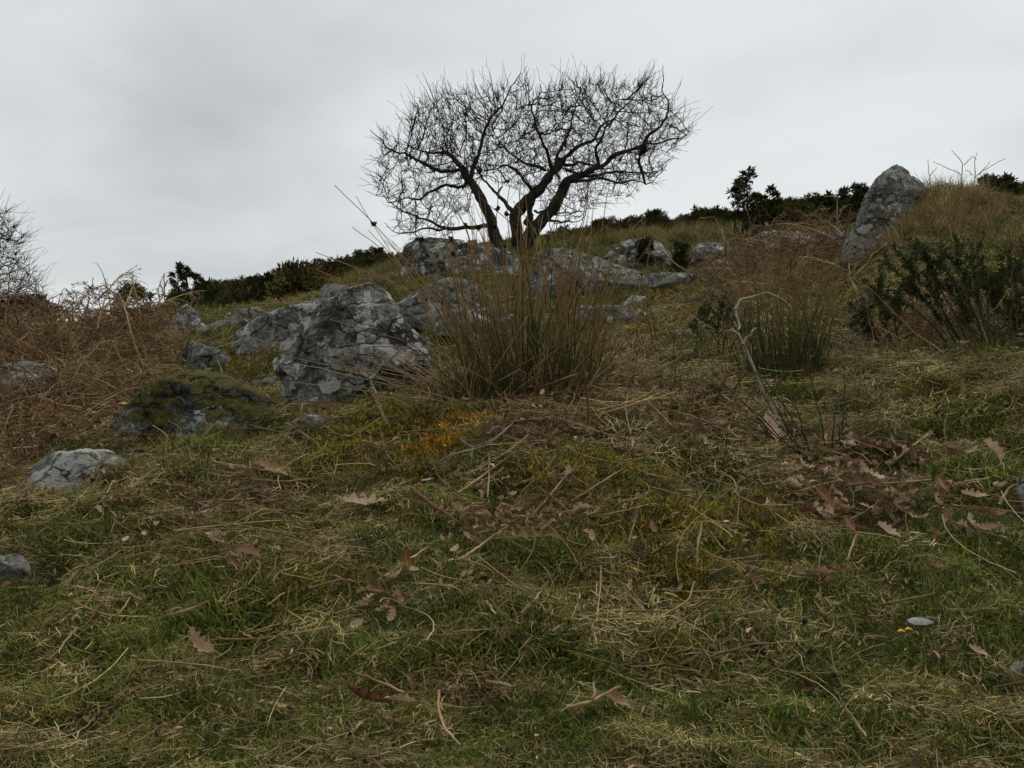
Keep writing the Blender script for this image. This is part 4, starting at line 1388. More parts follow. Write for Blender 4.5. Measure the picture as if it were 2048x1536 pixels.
# ------------------------------------------------------------------ dead bracken
def frond(seed, L_=0.8, bare=False):
    r = np.random.default_rng(seed)
    acc = Acc()
    n = 12
    s = np.linspace(0, 1, n)
    bend = r.uniform(0.5, 1.6)
    P = np.stack([np.sin(s * bend) * L_ * 0.8, r.normal(0, 0.012, n).cumsum(), L_ * (np.sin(s * bend + 0.9) - math.sin(0.9)) * 0.55 + 0.15 * s * r.uniform(-1, 1)], 1)
    V, q, t, i = tubes(P[None], np.linspace(0.0062, 0.0024, n)[None], 4)
    acc.add(V, q, bv=r.uniform(0.5, 1), b2=r.choice([0.1, 0.9]), tt=t)
    m = 3 if bare else 12
    ks = r.uniform(0.3, 1.0, m)
    b0 = np.stack([np.interp(ks, s, P[:, k]) for k in range(3)], 1)
    sgn = np.where(np.arange(m) % 2 == 0, 1, -1)
    ln = (0.30 * (1.1 - ks)) * L_ + 0.04
    PP = []
    for j in range(m):
        u = np.linspace(0, 1, 5)
        az = sgn[j] * r.uniform(0.5, 1.5)
        dr = np.array([math.cos(az), math.sin(az), 0])
        p = b0[j] + dr[None] * (u * ln[j])[:, None] + np.array([0, 0, -1.0])[None] * (u ** 2 * ln[j] * r.uniform(0.1, 1.0))[:, None] + r.normal(0, 0.008, (5, 3))
        PP.append(p)
    PP = np.array(PP)
    V, q, t, i = tubes(PP, np.broadcast_to(np.linspace(0.0028, 0.0012, 5), (m, 5)), 3)
    acc.add(V, q, bv=r.uniform(0, 1, m)[i], b2=r.uniform(0, 1, m)[i], tt=t)
    # crinkled leaflets
    nl = 46
    jj = r.integers(0, m, nl)
    uu = r.uniform(0.1, 1, nl)
    c0 = np.stack([np.array([np.interp(uu[a], np.linspace(0, 1, 5), PP[jj[a], :, k]) for a in range(nl)]) for k in range(3)], 1)
    d = norm(r.normal(0, 1, (nl, 3)) + np.array([0, 0, -0.5]))
    c1 = c0 + d * r.uniform(0.008, 0.022, (nl, 1))
    c2 = c1 + norm(d + r.normal(0, 0.8, (nl, 3))) * r.uniform(0.008, 0.022, (nl, 1))
    V, q, t, i = strips(np.stack([c0, c1, c2], 1), np.broadcast_to(np.array([0.004, 0.009, 0.003]), (nl, 3)), r.normal(0, 1, (nl, 3)))
    if not bare:
        acc.add(V, q, bv=r.uniform(0, 0.8, nl)[i], b2=r.uniform(0.41, 1, nl)[i], tt=t)
    return acc.mesh('frond', M_BRACKEN)


V_FROND = [frond(700 + k) for k in range(7)] + [frond(740 + k, 0.85, True) for k in range(4)]
BX, BY, BZ, BR, BS = [], [], [], [], []
r_ = np.random.default_rng(77)


def bracken_area(poly, n, s0, s1, tilt=0.9, zup=0.10):
    poly = np.array(poly, float)
    lo, hi = poly.min(0), poly.max(0)
    got = 0
    while got < n:
        a, b = r_.uniform(lo[0], hi[0]), r_.uniform(lo[1], hi[1])
        if not in_poly(np.array([a]), np.array([b]), poly)[0]:
            continue
        q = hit(a, b)
        if q[1] > 14:
            continue
        BX.append(q[0]); BY.append(q[1]); BZ.append(q[2] + r_.uniform(-0.02, zup))
        BR.append((r_.normal(0, tilt), r_.normal(0, tilt), r_.uniform(0, 6.28)))
        BS.append(r_.uniform(s0, s1))
        got += 1


bracken_area([(-60, 700), (330, 690), (335, 735), (300, 770), (250, 800), (225, 850), (90, 880), (-60, 910)], 430, 0.45, 0.85, 0.7, 0.16)
bracken_area([(-60, 672), (330, 660), (345, 690), (330, 720), (-60, 740)], 260, 0.7, 1.15, 0.7, 0.25)
bracken_area([(60, 668), (345, 652), (345, 680), (60, 690)], 60, 0.8, 1.2, 0.4, 0.3)
bracken_area([(-60, 900), (60, 890), (50, 960), (-60, 1000)], 40, 0.3, 0.5, 0.6, 0.03)
bracken_area([(880, 740), (1170, 735), (1180, 780), (1000, 800), (870, 790)], 60, 0.35, 0.6, 0.7, 0.05)
bracken_area([(1440, 560), (1700, 520), (1720, 600), (1450, 640)], 170, 0.6, 1.0, 0.6, 0.18)
bracken_area([(1430, 500), (1700, 490), (1700, 540), (1440, 560)], 130, 0.8, 1.2, 0.5, 0.32)
bracken_area([(1690, 600), (2040, 600), (2040, 690), (1700, 690)], 110, 0.4, 0.7, 0.6, 0.08)
bracken_area([(1190, 770), (1520, 760), (1540, 880), (1200, 880)], 60, 0.25, 0.45, 0.5, 0.02)
bracken_area([(450, 890), (620, 880), (610, 920), (480, 930)], 8, 0.25, 0.35, 0.4, 0.02)
bracken_area([(1150, 640), (1400, 640), (1400, 720), (1180, 720)], 20, 0.3, 0.5, 0.6, 0.02)
bracken_area([(740, 585), (800, 560), (810, 600), (760, 610)], 16, 0.4, 0.6, 0.6, 0.05)
nb_ = len(BX)
bt = np.array([(0.19, 0.115, 0.055), (0.25, 0.16, 0.08), (0.15, 0.085, 0.042), (0.33, 0.22, 0.115), (0.12, 0.07, 0.036)])[r_.integers(0, 5, nb_)] * r_.uniform(0.5, 1.15, (nb_, 1))
BR = np.array(BR)
scatter('dead_bracken', np.stack([BX, BY, BZ], 1), tilt_yaw(BR[:, 0], BR[:, 1], BR[:, 2]), np.repeat(np.array(BS)[:, None], 3, 1), bt, r_.integers(0, 11, nb_), V_FROND, 'tangled red brown dead bracken fronds and stalks')

# tall grass tussocks: pale mound on the right and wisps among the rocks
GXX, GYY, GS, GTT = [], [], [], []


def tall_area(poly, n, s0, s1, cols):
    poly = np.array(poly, float)
    lo, hi = poly.min(0), poly.max(0)
    got = 0
    while got < n:
        a, b = r_.uniform(lo[0], hi[0]), r_.uniform(lo[1], hi[1])
        if not in_poly(np.array([a]), np.array([b]), poly)[0]:
            continue
        q = hit(a, b)
        GXX.append(q[0]); GYY.append(q[1]); GS.append(r_.uniform(s0, s1)); GTT.append(cols[r_.integers(0, len(cols))])
        got += 1


STRAWC = [(0.30, 0.20, 0.10), (0.36, 0.26, 0.13), (0.24, 0.165, 0.08), (0.20, 0.15, 0.06)]
OLIVE = [(0.13, 0.13, 0.03), (0.17, 0.145, 0.04), (0.26, 0.20, 0.09), (0.10, 0.11, 0.03)]
tall_area([(1830, 384), (1960, 382), (2000, 420), (1960, 470), (1820, 490), (1760, 520), (1780, 470)], 150, 0.5, 1.0, STRAWC)
tall_area([(1960, 390), (2060, 400), (2060, 520), (1900, 500), (1970, 450)], 90, 0.4, 0.8, OLIVE + STRAWC[:2])
tall_area([(1600, 700), (2040, 690), (2040, 800), (1700, 820), (1560, 770)], 70, 0.28, 0.5, OLIVE + STRAWC)
tall_area([(1100, 470), (1450, 450), (1460, 480), (1120, 495)], 160, 0.7, 1.2, STRAWC + OLIVE)
tall_area([(630, 560), (800, 535), (800, 570), (650, 590)], 60, 0.6, 1.0, STRAWC + OLIVE[:2])
tall_area([(1100, 545), (1480, 535), (1440, 640), (1150, 640)], 45, 0.25, 0.45, OLIVE + STRAWC[:1])
tall_area([(400, 650), (560, 650), (560, 760), (430, 780)], 40, 0.3, 0.5, OLIVE)
tall_area([(960, 760), (1180, 755), (1190, 790), (980, 800)], 30, 0.3, 0.5, OLIVE + STRAWC)
tall_area([(1620, 870), (1900, 850), (1900, 890), (1700, 920)], 16, 0.2, 0.32, OLIVE + STRAWC)
for fx, fy, fs in SKIRT:
    GXX.append(fx); GYY.append(fy); GS.append(fs); GTT.append((OLIVE + STRAWC + OLIVE)[r_.integers(0, 12)])
n_ = len(GXX)
GXX, GYY = np.array(GXX), np.array(GYY)
scatter('tall_grass', np.stack([GXX, GYY, H(GXX, GYY) - 0.01], 1), slope_rot(GXX, GYY, r_, 0.3), np.repeat(np.array(GS)[:, None], 3, 1), np.array(GTT) * r_.uniform(0.75, 1.25, (n_, 1)), r_.integers(0, 4, n_), V_TALL, 'longer straw coloured grass on the right mound and among rocks')

# ------------------------------------------------------------------ rushes
def seed_head(r, size):
    acc = Acc()
    n = 26
    d = norm(r.normal(0, 1, (n, 3)))
    V, q = spikes(d * size * 0.15, d, size * r.uniform(0.6, 1.1, n), np.full(n, size * 0.28), r)
    return mesh('seed_head', V, q, M_SEED, None, False)


def stem_obj(name, pts, r0, r1, mat, root, seed, n=14, jit=0.004, sides=5, bv=None):
    rr = np.random.default_rng(seed)
    base = np.array(root.location) if root is not None else np.zeros(3)
    p = smooth_path(pts, n, jit, seed) - base
    acc = Acc()
    chain_mesh(acc, p, np.linspace(r0, r1, n), sides, bv=rr.uniform(0, 1) if bv is None else bv)
    return obj(name, acc.mesh(name, mat), root), p


def rush_mass(c, n, rx, ry, l0, l1, spread, rad, seed, mat, name='stem_mass', lean=(0, 0)):
    r = np.random.default_rng(seed)
    K = 7
    a = r.uniform(0, 6.283, n)
    q = np.sqrt(r.random(n))
    bx, by = q * np.cos(a) * rx, q * np.sin(a) * ry
    bz = H(c[0] + bx, c[1] + by) - c[2] - 0.02
    ln = r.uniform(l0, l1, n) * (1.1 - 0.35 * q)
    tx = bx / rx * spread + r.normal(0, spread * 0.55, n) + lean[0]
    ty = by / ry * spread + r.normal(0, spread * 0.55, n) + lean[1]
    cv = r.uniform(0.0, 0.7, n)
    s = np.linspace(0, 1, K)[None, :]
    ax = tx[:, None] * s * (1 + cv[:, None] * s)
    ay = ty[:, None] * s * (1 + cv[:, None] * s)
    zz = s * np.sqrt(np.clip(1 - 0.35 * (tx ** 2 + ty ** 2), 0.25, 1))[:, None] - 0.12 * cv[:, None] * s ** 3
    P = np.stack([bx[:, None] + ax * ln[:, None], by[:, None] + ay * ln[:, None], bz[:, None] + zz * ln[:, None]], -1)
    P += r.normal(0, 0.004, P.shape)
    broken = r.random(n) < 0.16                                  # snapped stems hanging over
    kk = 4
    dv = norm(np.stack([r.normal(0, 1, n), r.normal(0, 1, n), r.normal(-0.5, 0.4, n)], 1))
    for j in range(kk, K):
        P[broken, j] = P[broken, kk - 1] + dv[broken] * (ln[broken] / (K - 1) * (j - kk + 1))[:, None]
    R = (rad * r.uniform(0.7, 1.3, n))[:, None] * np.interp(np.linspace(0, 1, K), [0, 0.6, 1], [1, 0.85, 0.35])[None]
    V, f, t, i = tubes(P, R, 4)
    return mesh(name, V, f, mat, {'tt': t * (ln / l1)[i] ** 0.5, 'bv': r.uniform(0, 1, n)[i]}), P


def straw_skirt(c, rx, ry, n, seed, root, scale=1.0):
    r = np.random.default_rng(seed)
    V, q, t, bv, b2 = blades(n, 1.0, 0.12 * scale, 0.30 * scale, 0.0032, 0.7, 1.7, 0.8, seed, K=5, droop=0.05, wander=0.3)
    V = V.copy()
    return V


RC = hit(1062, 772)
rush = thing('rush_clump', 'tall orange brown rush clump in the centre in front of the tree', 'rushes', tuple(RC), 'rush clumps')
me_, _ = rush_mass(RC, 300, 0.33, 0.26, 0.25, 1.18, 0.26, 0.0028, 31, M_RUSH)
tag(obj('stem_mass', me_, rush), kind='stuff')
me_, _ = rush_mass(RC, 240, 0.55, 0.32, 0.18, 0.50, 0.85, 0.0022, 32, M_STALK)
tag(obj('fallen_stem_mass', me_, rush), kind='stuff')
OUT = [([(907, 740), (860, 620), (800, 510), (735, 430), (668, 368)], 0.8), ([(905, 742), (850, 610), (780, 500), (713, 394)], None), ([(900, 740), (845, 590), (770, 500), (704, 452)], 0.82),
       ([(1010, 755), (900, 640), (780, 560), (632, 506)], None), ([(1000, 760), (860, 650), (740, 580), (628, 538)], None), ([(930, 745), (850, 680), (760, 620), (640, 607)], None),
       ([(1165, 765), (1190, 600), (1200, 480), (1214, 395)], None), ([(1090, 755), (1130, 560), (1165, 450), (1178, 362)], None), ([(1150, 760), (1170, 600), (1180, 480), (1188, 402)], None),
       ([(1000, 755), (960, 560), (930, 440), (876, 384)], 0.86), ([(1020, 755), (1000, 560), (945, 430), (905, 390)], 0.8), ([(990, 760), (940, 600), (900, 470), (866, 400)], 0.84),
       ([(1040, 755), (1010, 560), (990, 470), (1000, 360)], 0.9), ([(1060, 755), (1030, 560), (1015, 440), (1020, 370)], 0.93), ([(1080, 755), (1060, 560), (1020, 440), (960, 395)], None),
       ([(1110, 755), (1130, 600), (1160, 490), (1225, 440)], None), ([(1130, 760), (1200, 560), (1250, 470), (1290, 432)], 0.0), ([(1100, 755), (1100, 560), (1075, 470), (1030, 400)], None),
       ([(960, 760), (900, 600), (860, 500), (800, 440)], 0.88), ([(940, 755), (890, 620), (840, 540), (770, 480)], None), ([(1140, 760), (1240, 640), (1290, 560), (1300, 480)], None),
       ([(1050, 755), (1070, 560), (1100, 470), (1120, 420)], None), ([(970, 760), (905, 640), (850, 560), (790, 520)], None), ([(1160, 765), (1215, 650), (1240, 560), (1250, 520)], None),
       ([(920, 755), (830, 690), (740, 660), (660, 640)], None), ([(950, 760), (840, 700), (760, 690), (690, 700)], None), ([(985, 755), (960, 640), (930, 540), (880, 470)], 0.9), ([(1010, 755), (985, 620), (985, 520), (990, 430)], 0.95),
       ([(1125, 760), (1150, 640), (1172, 540), (1200, 470)], None), ([(1070, 755), (1055, 600), (1035, 500), (1040, 420)], None), ([(1030, 755), (1035, 600), (1075, 500), (1085, 430)], None)]
for j, (pp, sh) in enumerate(OUT):
    rr = np.random.default_rng(900 + j)
    d0, d1 = RC[1] + rr.uniform(-0.16, 0.16), RC[1] + rr.uniform(-0.45, 0.35)
    b = hit(pp[0][0], pp[0][1])
    pts = [at(a, bb, d0 + (d1 - d0) * k / (len(pp) - 1)) for k, (a, bb) in enumerate(pp)]
    pts[0] = np.array([pts[0][0], pts[0][1], float(H(np.array([pts[0][0]]), np.array([pts[0][1]]))[0]) - 0.01])
    o, p = stem_obj('stem', pts, 0.0030, 0.0017, M_RUSH, rush, 900 + j, 16, 0.003, 5, bv=rr.uniform(0.35, 0.9))
    if sh:
        sd = obj('seed_head', seed_head(rr, 0.016), o)
        sd.location = p[int(sh * 15)]

RC2 = hit(1568, 742)
rush2 = thing('rush_clump', 'green upright rush clump on the right behind the lichened branch', 'rushes', tuple(RC2), 'rush clumps')
me_, _ = rush_mass(RC2, 95, 0.22, 0.18, 0.22, 0.72, 0.20, 0.0027, 41, M_RUSH2)
tag(obj('stem_mass', me_, rush2), kind='stuff')
me_, _ = rush_mass(RC2, 70, 0.26, 0.2, 0.25, 0.85, 0.24, 0.0026, 42, M_RUSH)
tag(obj('brown_stem_mass', me_, rush2), kind='stuff')
for j in range(26):
    rr = np.random.default_rng(950 + j)
    ex, ey = rr.uniform(1430, 1715), rr.uniform(500, 640)
    pts = [RC2 + np.array([rr.normal(0, 0.1), rr.normal(0, 0.08), -0.02])]
    e = at(ex, ey, RC2[1] + rr.uniform(-0.25, 0.25))
    pts += [(pts[0] + e) / 2 + np.array([-(e[0] - pts[0][0]) * 0.12, 0, 0.04]), e]
    stem_obj('stem', pts, 0.0030, 0.0013, M_RUSH2, rush2, 950 + j, 12, 0.004)
RC3 = hit(1340, 742)
rush3 = thing('rush_clump', 'sparse small rush clump between the two big rush clumps', 'rushes', tuple(RC3), 'rush clumps')
me_, _ = rush_mass(RC3, 60, 0.28, 0.2, 0.12, 0.36, 0.35, 0.0026, 43, M_RUSH2)
tag(obj('stem_mass', me_, rush3), kind='stuff')
RC4 = hit(1440, 800)
rush4 = thing('rush_clump', 'thin leaning rush shoots right of the red stalk among leaves', 'rushes', tuple(RC4), 'rush clumps')
me_, _ = rush_mass(RC4, 70, 0.32, 0.16, 0.12, 0.34, 0.45, 0.0022, 47, M_RUSH2)
tag(obj('stem_mass', me_, rush4), kind='stuff')

# broom shoots in front of the right rushes
BC = hit(1612, 905)
broom = thing('broom_shrub', 'dark green broom shoots fanning out of the leaf drift', 'shrub', tuple(BC))
for j, pp in enumerate([[(1612, 905), (1560, 850), (1485, 779)], [(1618, 905), (1580, 830), (1520, 740)], [(1606, 908), (1540, 860), (1440, 800)], [(1622, 905), (1600, 830), (1560, 765)],
                        [(1656, 912), (1640, 830), (1621, 751)], [(1664, 912), (1670, 830), (1648, 760)], [(1683, 905), (1688, 810), (1691, 720)], [(1690, 905), (1676, 860), (1700, 770)],
                        [(1600, 905), (1520, 830), (1405, 745)], [(1610, 905), (1545, 800), (1490, 705)], [(1628, 908), (1600, 860), (1500, 810)], [(1785, 833), (1820, 790), (1850, 741)],
                        [(1800, 840), (1830, 800), (1846, 750)], [(1720, 880), (1718, 830), (1712, 790)], [(1740, 890), (1760, 820), (1775, 770)], [(1770, 895), (1766, 850), (1760, 810)],
                        [(1596, 900), (1500, 850), (1420, 830)], [(1630, 900), (1640, 840), (1585, 790)], [(1604, 900), (1570, 820), (1535, 700)], [(1588, 900), (1480, 800), (1380, 700)]]):
    rr = np.random.default_rng(1000 + j)
    b = hit(*pp[0])
    pts = [b - np.array([0, 0, 0.02])] + [at(a, bb, b[1] + 0.12 * (k + 1) * rr.uniform(-0.3, 1)) for k, (a, bb) in enumerate(pp[1:])]
    stem_obj('stem', pts, 0.0032, 0.0014, M_BROOM, broom, 1000 + j, 14, 0.003)

# gorse shoots on the right
def near_gorse(label, base, shoots, seed, dead=14):
    gc = hit(*base)
    root = thing('gorse_bush', label, 'bush', tuple(gc))
    for j, pp in enumerate(shoots):
        rr = np.random.default_rng(seed + j)
        b = hit(*pp[0])
        pts = [b - np.array([0, 0, 0.02])] + [at(a, bb, b[1] + 0.35 * (k + 1) * rr.uniform(-0.4, 0.9)) for k, (a, bb) in enumerate(pp[1:])]
        o, p = stem_obj('shoot', pts, 0.0055, 0.0025, M_BROOM, root, seed + j, 16, 0.008)
        acc = Acc()
        arms = [p[5:]]
        for _ in range(5):
            k0 = rr.integers(5, 14)
            dr = norm(norm(p[15] - p[5]) + rr.normal(0, 0.6, 3))
            ln = rr.uniform(0.05, 0.16)
            arms.append(np.stack([p[k0] + dr * ln * u + np.array([0, 0, 0.04]) * u * u for u in np.linspace(0, 1, 6)]))
            chain_mesh(acc, arms[-1], np.linspace(0.0028, 0.0015, 6), 4)
        obj('side_shoots', acc.mesh('side_shoots', M_BROOM), o)
        sp = Acc()
        for q_, n in zip(arms, [150] + [60] * 5):
            ii = rr.uniform(0, 1, n) ** 0.8 * (len(q_) - 1.001)
            i0 = ii.astype(int)
            c = q_[i0] + (q_[i0 + 1] - q_[i0]) * (ii - i0)[:, None]
            tg = norm(q_[i0 + 1] - q_[i0])
            d = norm(norm(np.cross(tg, rr.normal(0, 1, (n, 3)))) + tg * rr.uniform(0.2, 0.9, (n, 1)))
            V, f = spikes(c, d, rr.uniform(0.010, 0.034, n), rr.uniform(0.0018, 0.0034, n), rr)
            sp.add(V, f)
        obj('spines', sp.mesh('spines', M_GORSE2, False), o)
    rr = np.random.default_rng(seed + 77)
    for j in range(dead):
        b = gc + np.array([rr.normal(0, 0.22), rr.normal(0, 0.12), 0])
        b[2] = float(H(np.array([b[0]]), np.array([b[1]]))[0]) - 0.02
        e = b + np.array([rr.normal(-0.1, 0.25), rr.normal(0, 0.15), rr.uniform(0.15, 0.45)])
        stem_obj('dead_stem', [b, (b + e) / 2 + rr.normal(0, 0.03, 3), e], 0.0045, 0.0018, M_STALK if j % 2 else M_REDSTALK, root, seed + 80 + j, 12, 0.008)
    return root


near_gorse('near green gorse with spiny shoots below the pointed boulder', (1945, 700),
           [[(1935, 695), (1850, 570), (1782, 488)], [(1945, 695), (1880, 560), (1828, 482)], [(1940, 695), (1830, 580), (1760, 520)], [(1960, 695), (1905, 560), (1850, 500)],
            [(1970, 695), (1930, 560), (1905, 470)], [(1980, 695), (1950, 550), (1942, 480)], [(1985, 700), (1975, 560), (1965, 520)], [(1990, 700), (2000, 580), (2010, 500)],
            [(2000, 700), (2030, 570), (2045, 510)], [(1920, 695), (1850, 600), (1800, 560)], [(1930, 695), (1880, 610), (1845, 540)], [(1955, 700), (1920, 600), (1890, 530)],
            [(2010, 700), (2025, 600), (2060, 540)], [(1995, 695), (1985, 600), (1990, 545)], [(1910, 695), (1830, 620), (1770, 590)], [(1975, 700), (1960, 610), (1925, 545)],
            [(2020, 700), (2040, 620), (2070, 580)], [(1965, 700), (1935, 620), (1870, 560)]], 1100, 22)
near_gorse('small dark gorse left of the near green gorse', (1790, 690), [[(1780, 695), (1770, 620), (1740, 560)], [(1800, 695), (1790, 630), (1800, 580)], [(1770, 695), (1730, 640), (1700, 600)], [(1790, 690), (1760, 600), (1762, 555)], [(1760, 690), (1740, 650), (1725, 625)]], 1140, 14)
near_gorse('gorse shoots cut off by the right edge of the view', (2060, 660), [[(2040, 670), (2035, 590), (2020, 530)], [(2050, 665), (2060, 560), (2050, 480)], [(2060, 665), (2080, 580), (2100, 500)], [(2070, 660), (2100, 600), (2130, 540)], [(2045, 665), (2020, 610), (2000, 570)]], 1170, 8)
near_gorse('low gorse sprig between the two big rush clumps', (1440, 700), [[(1440, 705), (1420, 660), (1405, 620)], [(1446, 705), (1450, 650), (1462, 610)], [(1432, 705), (1400, 680), (1380, 650)], [(1450, 705), (1475, 670), (1490, 640)], [(1440, 705), (1435, 650), (1440, 600)]], 1190, 8)

# bare twiggy shrub on top of the right mound
SB = at(1925, 386, 10.6)
SB[2] = float(H(np.array([SB[0]]), np.array([SB[1]]))[0])
shrub = thing('bare_shrub', 'grey leafless thorny twigs on the mound right of the pointed boulder', 'shrub', tuple(SB))
for j, pp in enumerate([[(1918, 400), (1922, 350), (1928, 325), (1904, 300)], [(1922, 350), (1890, 335), (1866, 322)], [(1928, 330), (1945, 310), (1953, 318)], [(1945, 400), (1950, 355), (1948, 320), (1955, 304)],
                        [(1950, 356), (1975, 335), (2009, 317)], [(1958, 350), (1980, 325)], [(1863, 400), (1858, 345), (1856, 318)], [(1858, 352), (1874, 335)], [(1946, 350), (1930, 338)], [(1978, 400), (1977, 350)], [(1638, 440), (1637, 392), (1632, 378)]]):
    if j == 10:
        continue
    pts = [at(a, b, SB[1]) for a, b in pp]
    stem_obj('branch', pts, 0.007 if j in (0, 3) else 0.0045, 0.0026, M_PALE, shrub, 1200 + j, 10, 0.006)


# ------------------------------------------------------------------ fallen oak leaves
def oak_leaf(name, seed, mat, length=0.10, curl=0.0, fold=0.3, twist=0.0):
    r = np.random.default_rng(seed)
    ns, nw = 29, 7
    s = np.linspace(0, 1, ns)
    env = 0.25 * np.clip(np.sin(np.clip(s * 0.97 + 0.02, 0, 1) ** 1.15 * math.pi), 0, 1) ** 0.6 + 0.008
    ph = r.uniform(-0.5, 0.5)

    def lobes(o_):
        c_ = 0.5 + 0.5 * np.cos((s * 4.6 + o_) * 2 * math.pi)
        return 0.52 + 0.48 * c_ ** 0.6 + 0.05 * r.normal(0, 1, ns)
    wl = env * lobes(ph) * length
    wr = env * lobes(ph + 0.12) * length
    t = np.linspace(-1, 1, nw)
    X = np.where(t[None, :] < 0, wl[:, None], wr[:, None]) * t[None, :]
    Yc = (s - 0.5)[:, None] * length + np.abs(t)[None, :] * 0.07 * length
    cu = curl * (1 + 0.3 * r.normal(0, 1))
    # roll across the width and bend along the length
    th = t[None, :] * fold * (0.6 + 0.8 * s[:, None]) + 0 * s[:, None]
    Z = np.abs(X) * np.sin(np.abs(th)) + 0.05 * length * fbm(np.stack([X / length * 5, Yc / length * 5 + 0 * X, 0 * X + seed], -1), seed, 3) + 0.016 * length * np.cos((s * 4.6 + ph) * 2 * math.pi)[:, None] * np.abs(t)[None, :]
    X = X * np.cos(th)
    if abs(cu) > 1e-3:
        R_ = length / cu
        a = Yc / R_
        Y2 = np.sin(a) * (R_ - Z)
        Z2 = R_ - np.cos(a) * (R_ - Z)
    else:
        Y2, Z2 = Yc, Z
    tw = twist * (s - 0.5)[:, None]
    X3 = X * np.cos(tw) - Z2 * np.sin(tw)
    Z3 = X * np.sin(tw) + Z2 * np.cos(tw)
    V = np.stack([X3, Y2, Z3], -1).reshape(-1, 3)
    V[:, 2] -= V[:, 2].min()
    i = np.arange(ns - 1)[:, None] * nw
    j = np.arange(nw - 1)[None, :]
    q = np.stack([i + j, i + j + 1, i + nw + j + 1, i + nw + j], -1).reshape(-1, 4)
    rib = np.maximum((np.abs(t) < 0.1).astype(float)[None, :], 0.35 * (np.cos((s * 4.6 + ph) * 2 * math.pi) > 0.75).astype(float)[:, None] * np.ones((1, nw))).ravel()
    acc = Acc()
    acc.add(V, q, rib=rib)
    p0 = V[nw // 2]
    pe = np.stack([p0, p0 + np.array([0.0, -0.12, 0.02]) * length, p0 + np.array([0.03, -0.26, 0.06]) * length])
    v, f, t_, _ = tubes(pe[None], np.full((1, 3), 0.0010), 3)
    acc.add(v, f, rib=1.0)
    return acc.mesh(name, mat)


LEAF_V = [oak_leaf('oak_leaf', 1300 + k, M_LEAF, 0.105, c, f, w) for k, (c, f, w) in enumerate([(0.8, 0.45, 0.4), (1.9, 0.6, -0.7), (3.0, 0.9, 0.8), (-1.4, 0.7, 0.6), (0.6, 1.3, 1.2), (1.5, 1.5, -0.9), (2.2, 0.5, 0.4)])]
LEAF_R = [oak_leaf('oak_leaf', 1400 + k, M_LEAF_RUST, 0.105, c, f, w) for k, (c, f, w) in enumerate([(0.9, 0.4, 0.3), (2.2, 0.7, -0.4), (1.5, 1.3, 0.5)])]
lr = random.Random(5)


def leaf(px, py, label, group, size=None, rust=False, var=None, tilt=None, yaw=None, up=0.018, tone=None):
    q = hit(px, py)
    pool = LEAF_R if rust else LEAF_V
    o = obj('oak_leaf', pool[lr.randrange(len(pool)) if var is None else var])
    o.location = (q[0], q[1], q[2] + up + 0.018 + lr.uniform(0, 0.014))
    sc_ = (size / F * q[1] / 0.105) if size else lr.uniform(0.55, 1.1)
    o.scale = (sc_,) * 3
    tx = lr.gauss(0.35, 0.4) if tilt is None else tilt[0]
    ty = lr.gauss(0, 0.45) if tilt is None else tilt[1]
    e = tilt_yaw(np.array([tx]), np.array([ty]), np.array([lr.uniform(0, 6.283) if yaw is None else yaw]))[0]
    o.rotation_euler = tuple(float(v) for v in e)
    w = (label or '').split()
    if tone is None:
        tone = 0.92 if ('pale' in w or 'whitish' in w or 'light' in w) else 0.12 if 'dark' in w else 0.72 if 'tan' in w else 0.45
    o.color = (tone, 0.5, 0.5, 1)
    if label:
        tag(o, label, 'leaf', group)
    return o


# leaves that can be told apart
leaf(1268, 1208, 'single curled orange brown oak leaf standing upright in green grass', None, 62, True, 2, (1.2, 0.2), 0.2, 0.03)
leaf(745, 1212, 'dark brown oak leaf at the top of the leaf heap in the hollow', None, 75, False, 1, (0.4, 0.3), 1.0)
leaf(788, 1202, 'pale tan curled oak leaf beside the dark one in the hollow', None, 58, False, 2, (0.7, 0.0), 1.9, 0.035)
leaf(812, 1168, 'rusty oak leaf caught on the stalk above the hollow', None, 48, True, 1, (0.9, 0.4), 0.5, 0.04)
leaf(500, 1150, 'round brown oak leaf propped on edge in the left turf', None, 62, False, 3, (0.9, 0.1), 1.4, 0.03)
leaf(402, 1342, 'large curled tan leaf alone in the lower left grass', None, 85, False, 1, (0.6, 0.3), 1.3, 0.025)
leaf(548, 968, 'broad pinkish brown leaf under crossed stalks at left', None, 74, False, 0, (0.5, 0.2), 1.2, 0.03)
leaf(735, 1032, 'flattened light brown leaf on the left flank of the hummock', None, 90, False, 0, (0.4, 0.0), 1.6, 0.02)
leaf(748, 1448, 'long dark brown leaf at the bottom of the view', None, 120, True, 2, (0.5, 0.2), 1.5, 0.02)
leaf(802, 1456, 'pale rolled leaf touching the long dark brown leaf', None, 66, False, 4, (0.6, 0.0), 1.4, 0.03)
leaf(772, 1482, 'small tan leaf just below the pale rolled leaf', None, 44, False, 2, (0.5, 0.0), 0.4)
leaf(652, 1490, 'narrow orange tan leaf near the bottom left of centre', None, 52, False, 5, (0.5, 0.3), 0.2)
leaf(820, 1408, 'brown leaf stuck in dry moss above the long dark leaf', None, 52, False, 3, (0.6, 0.2), 0.5)
leaf(1240, 1438, 'dull grey brown leaf lying flat at the bottom centre', None, 66, False, 0, (0.3, 0.1), 0.8, 0.012)
leaf(1640, 1184, 'rolled tan leaf in a short row under the leaf drift', None, 66, False, 4, (0.4, 0.0), 1.5, 0.025)
leaf(1598, 1178, 'brown leaf at the left end of the short row', None, 48, False, 1, (0.5, 0.0), 0.9)
leaf(1680, 1170, 'greyish pink rolled leaf at the right end of the short row', None, 46, False, 5, (0.4, 0.0), 1.6)
leaf(1505, 1188, 'crumpled leaf left of the short row on yellow moss', None, 50, False, 2, (0.5, 0.2), 0.3)
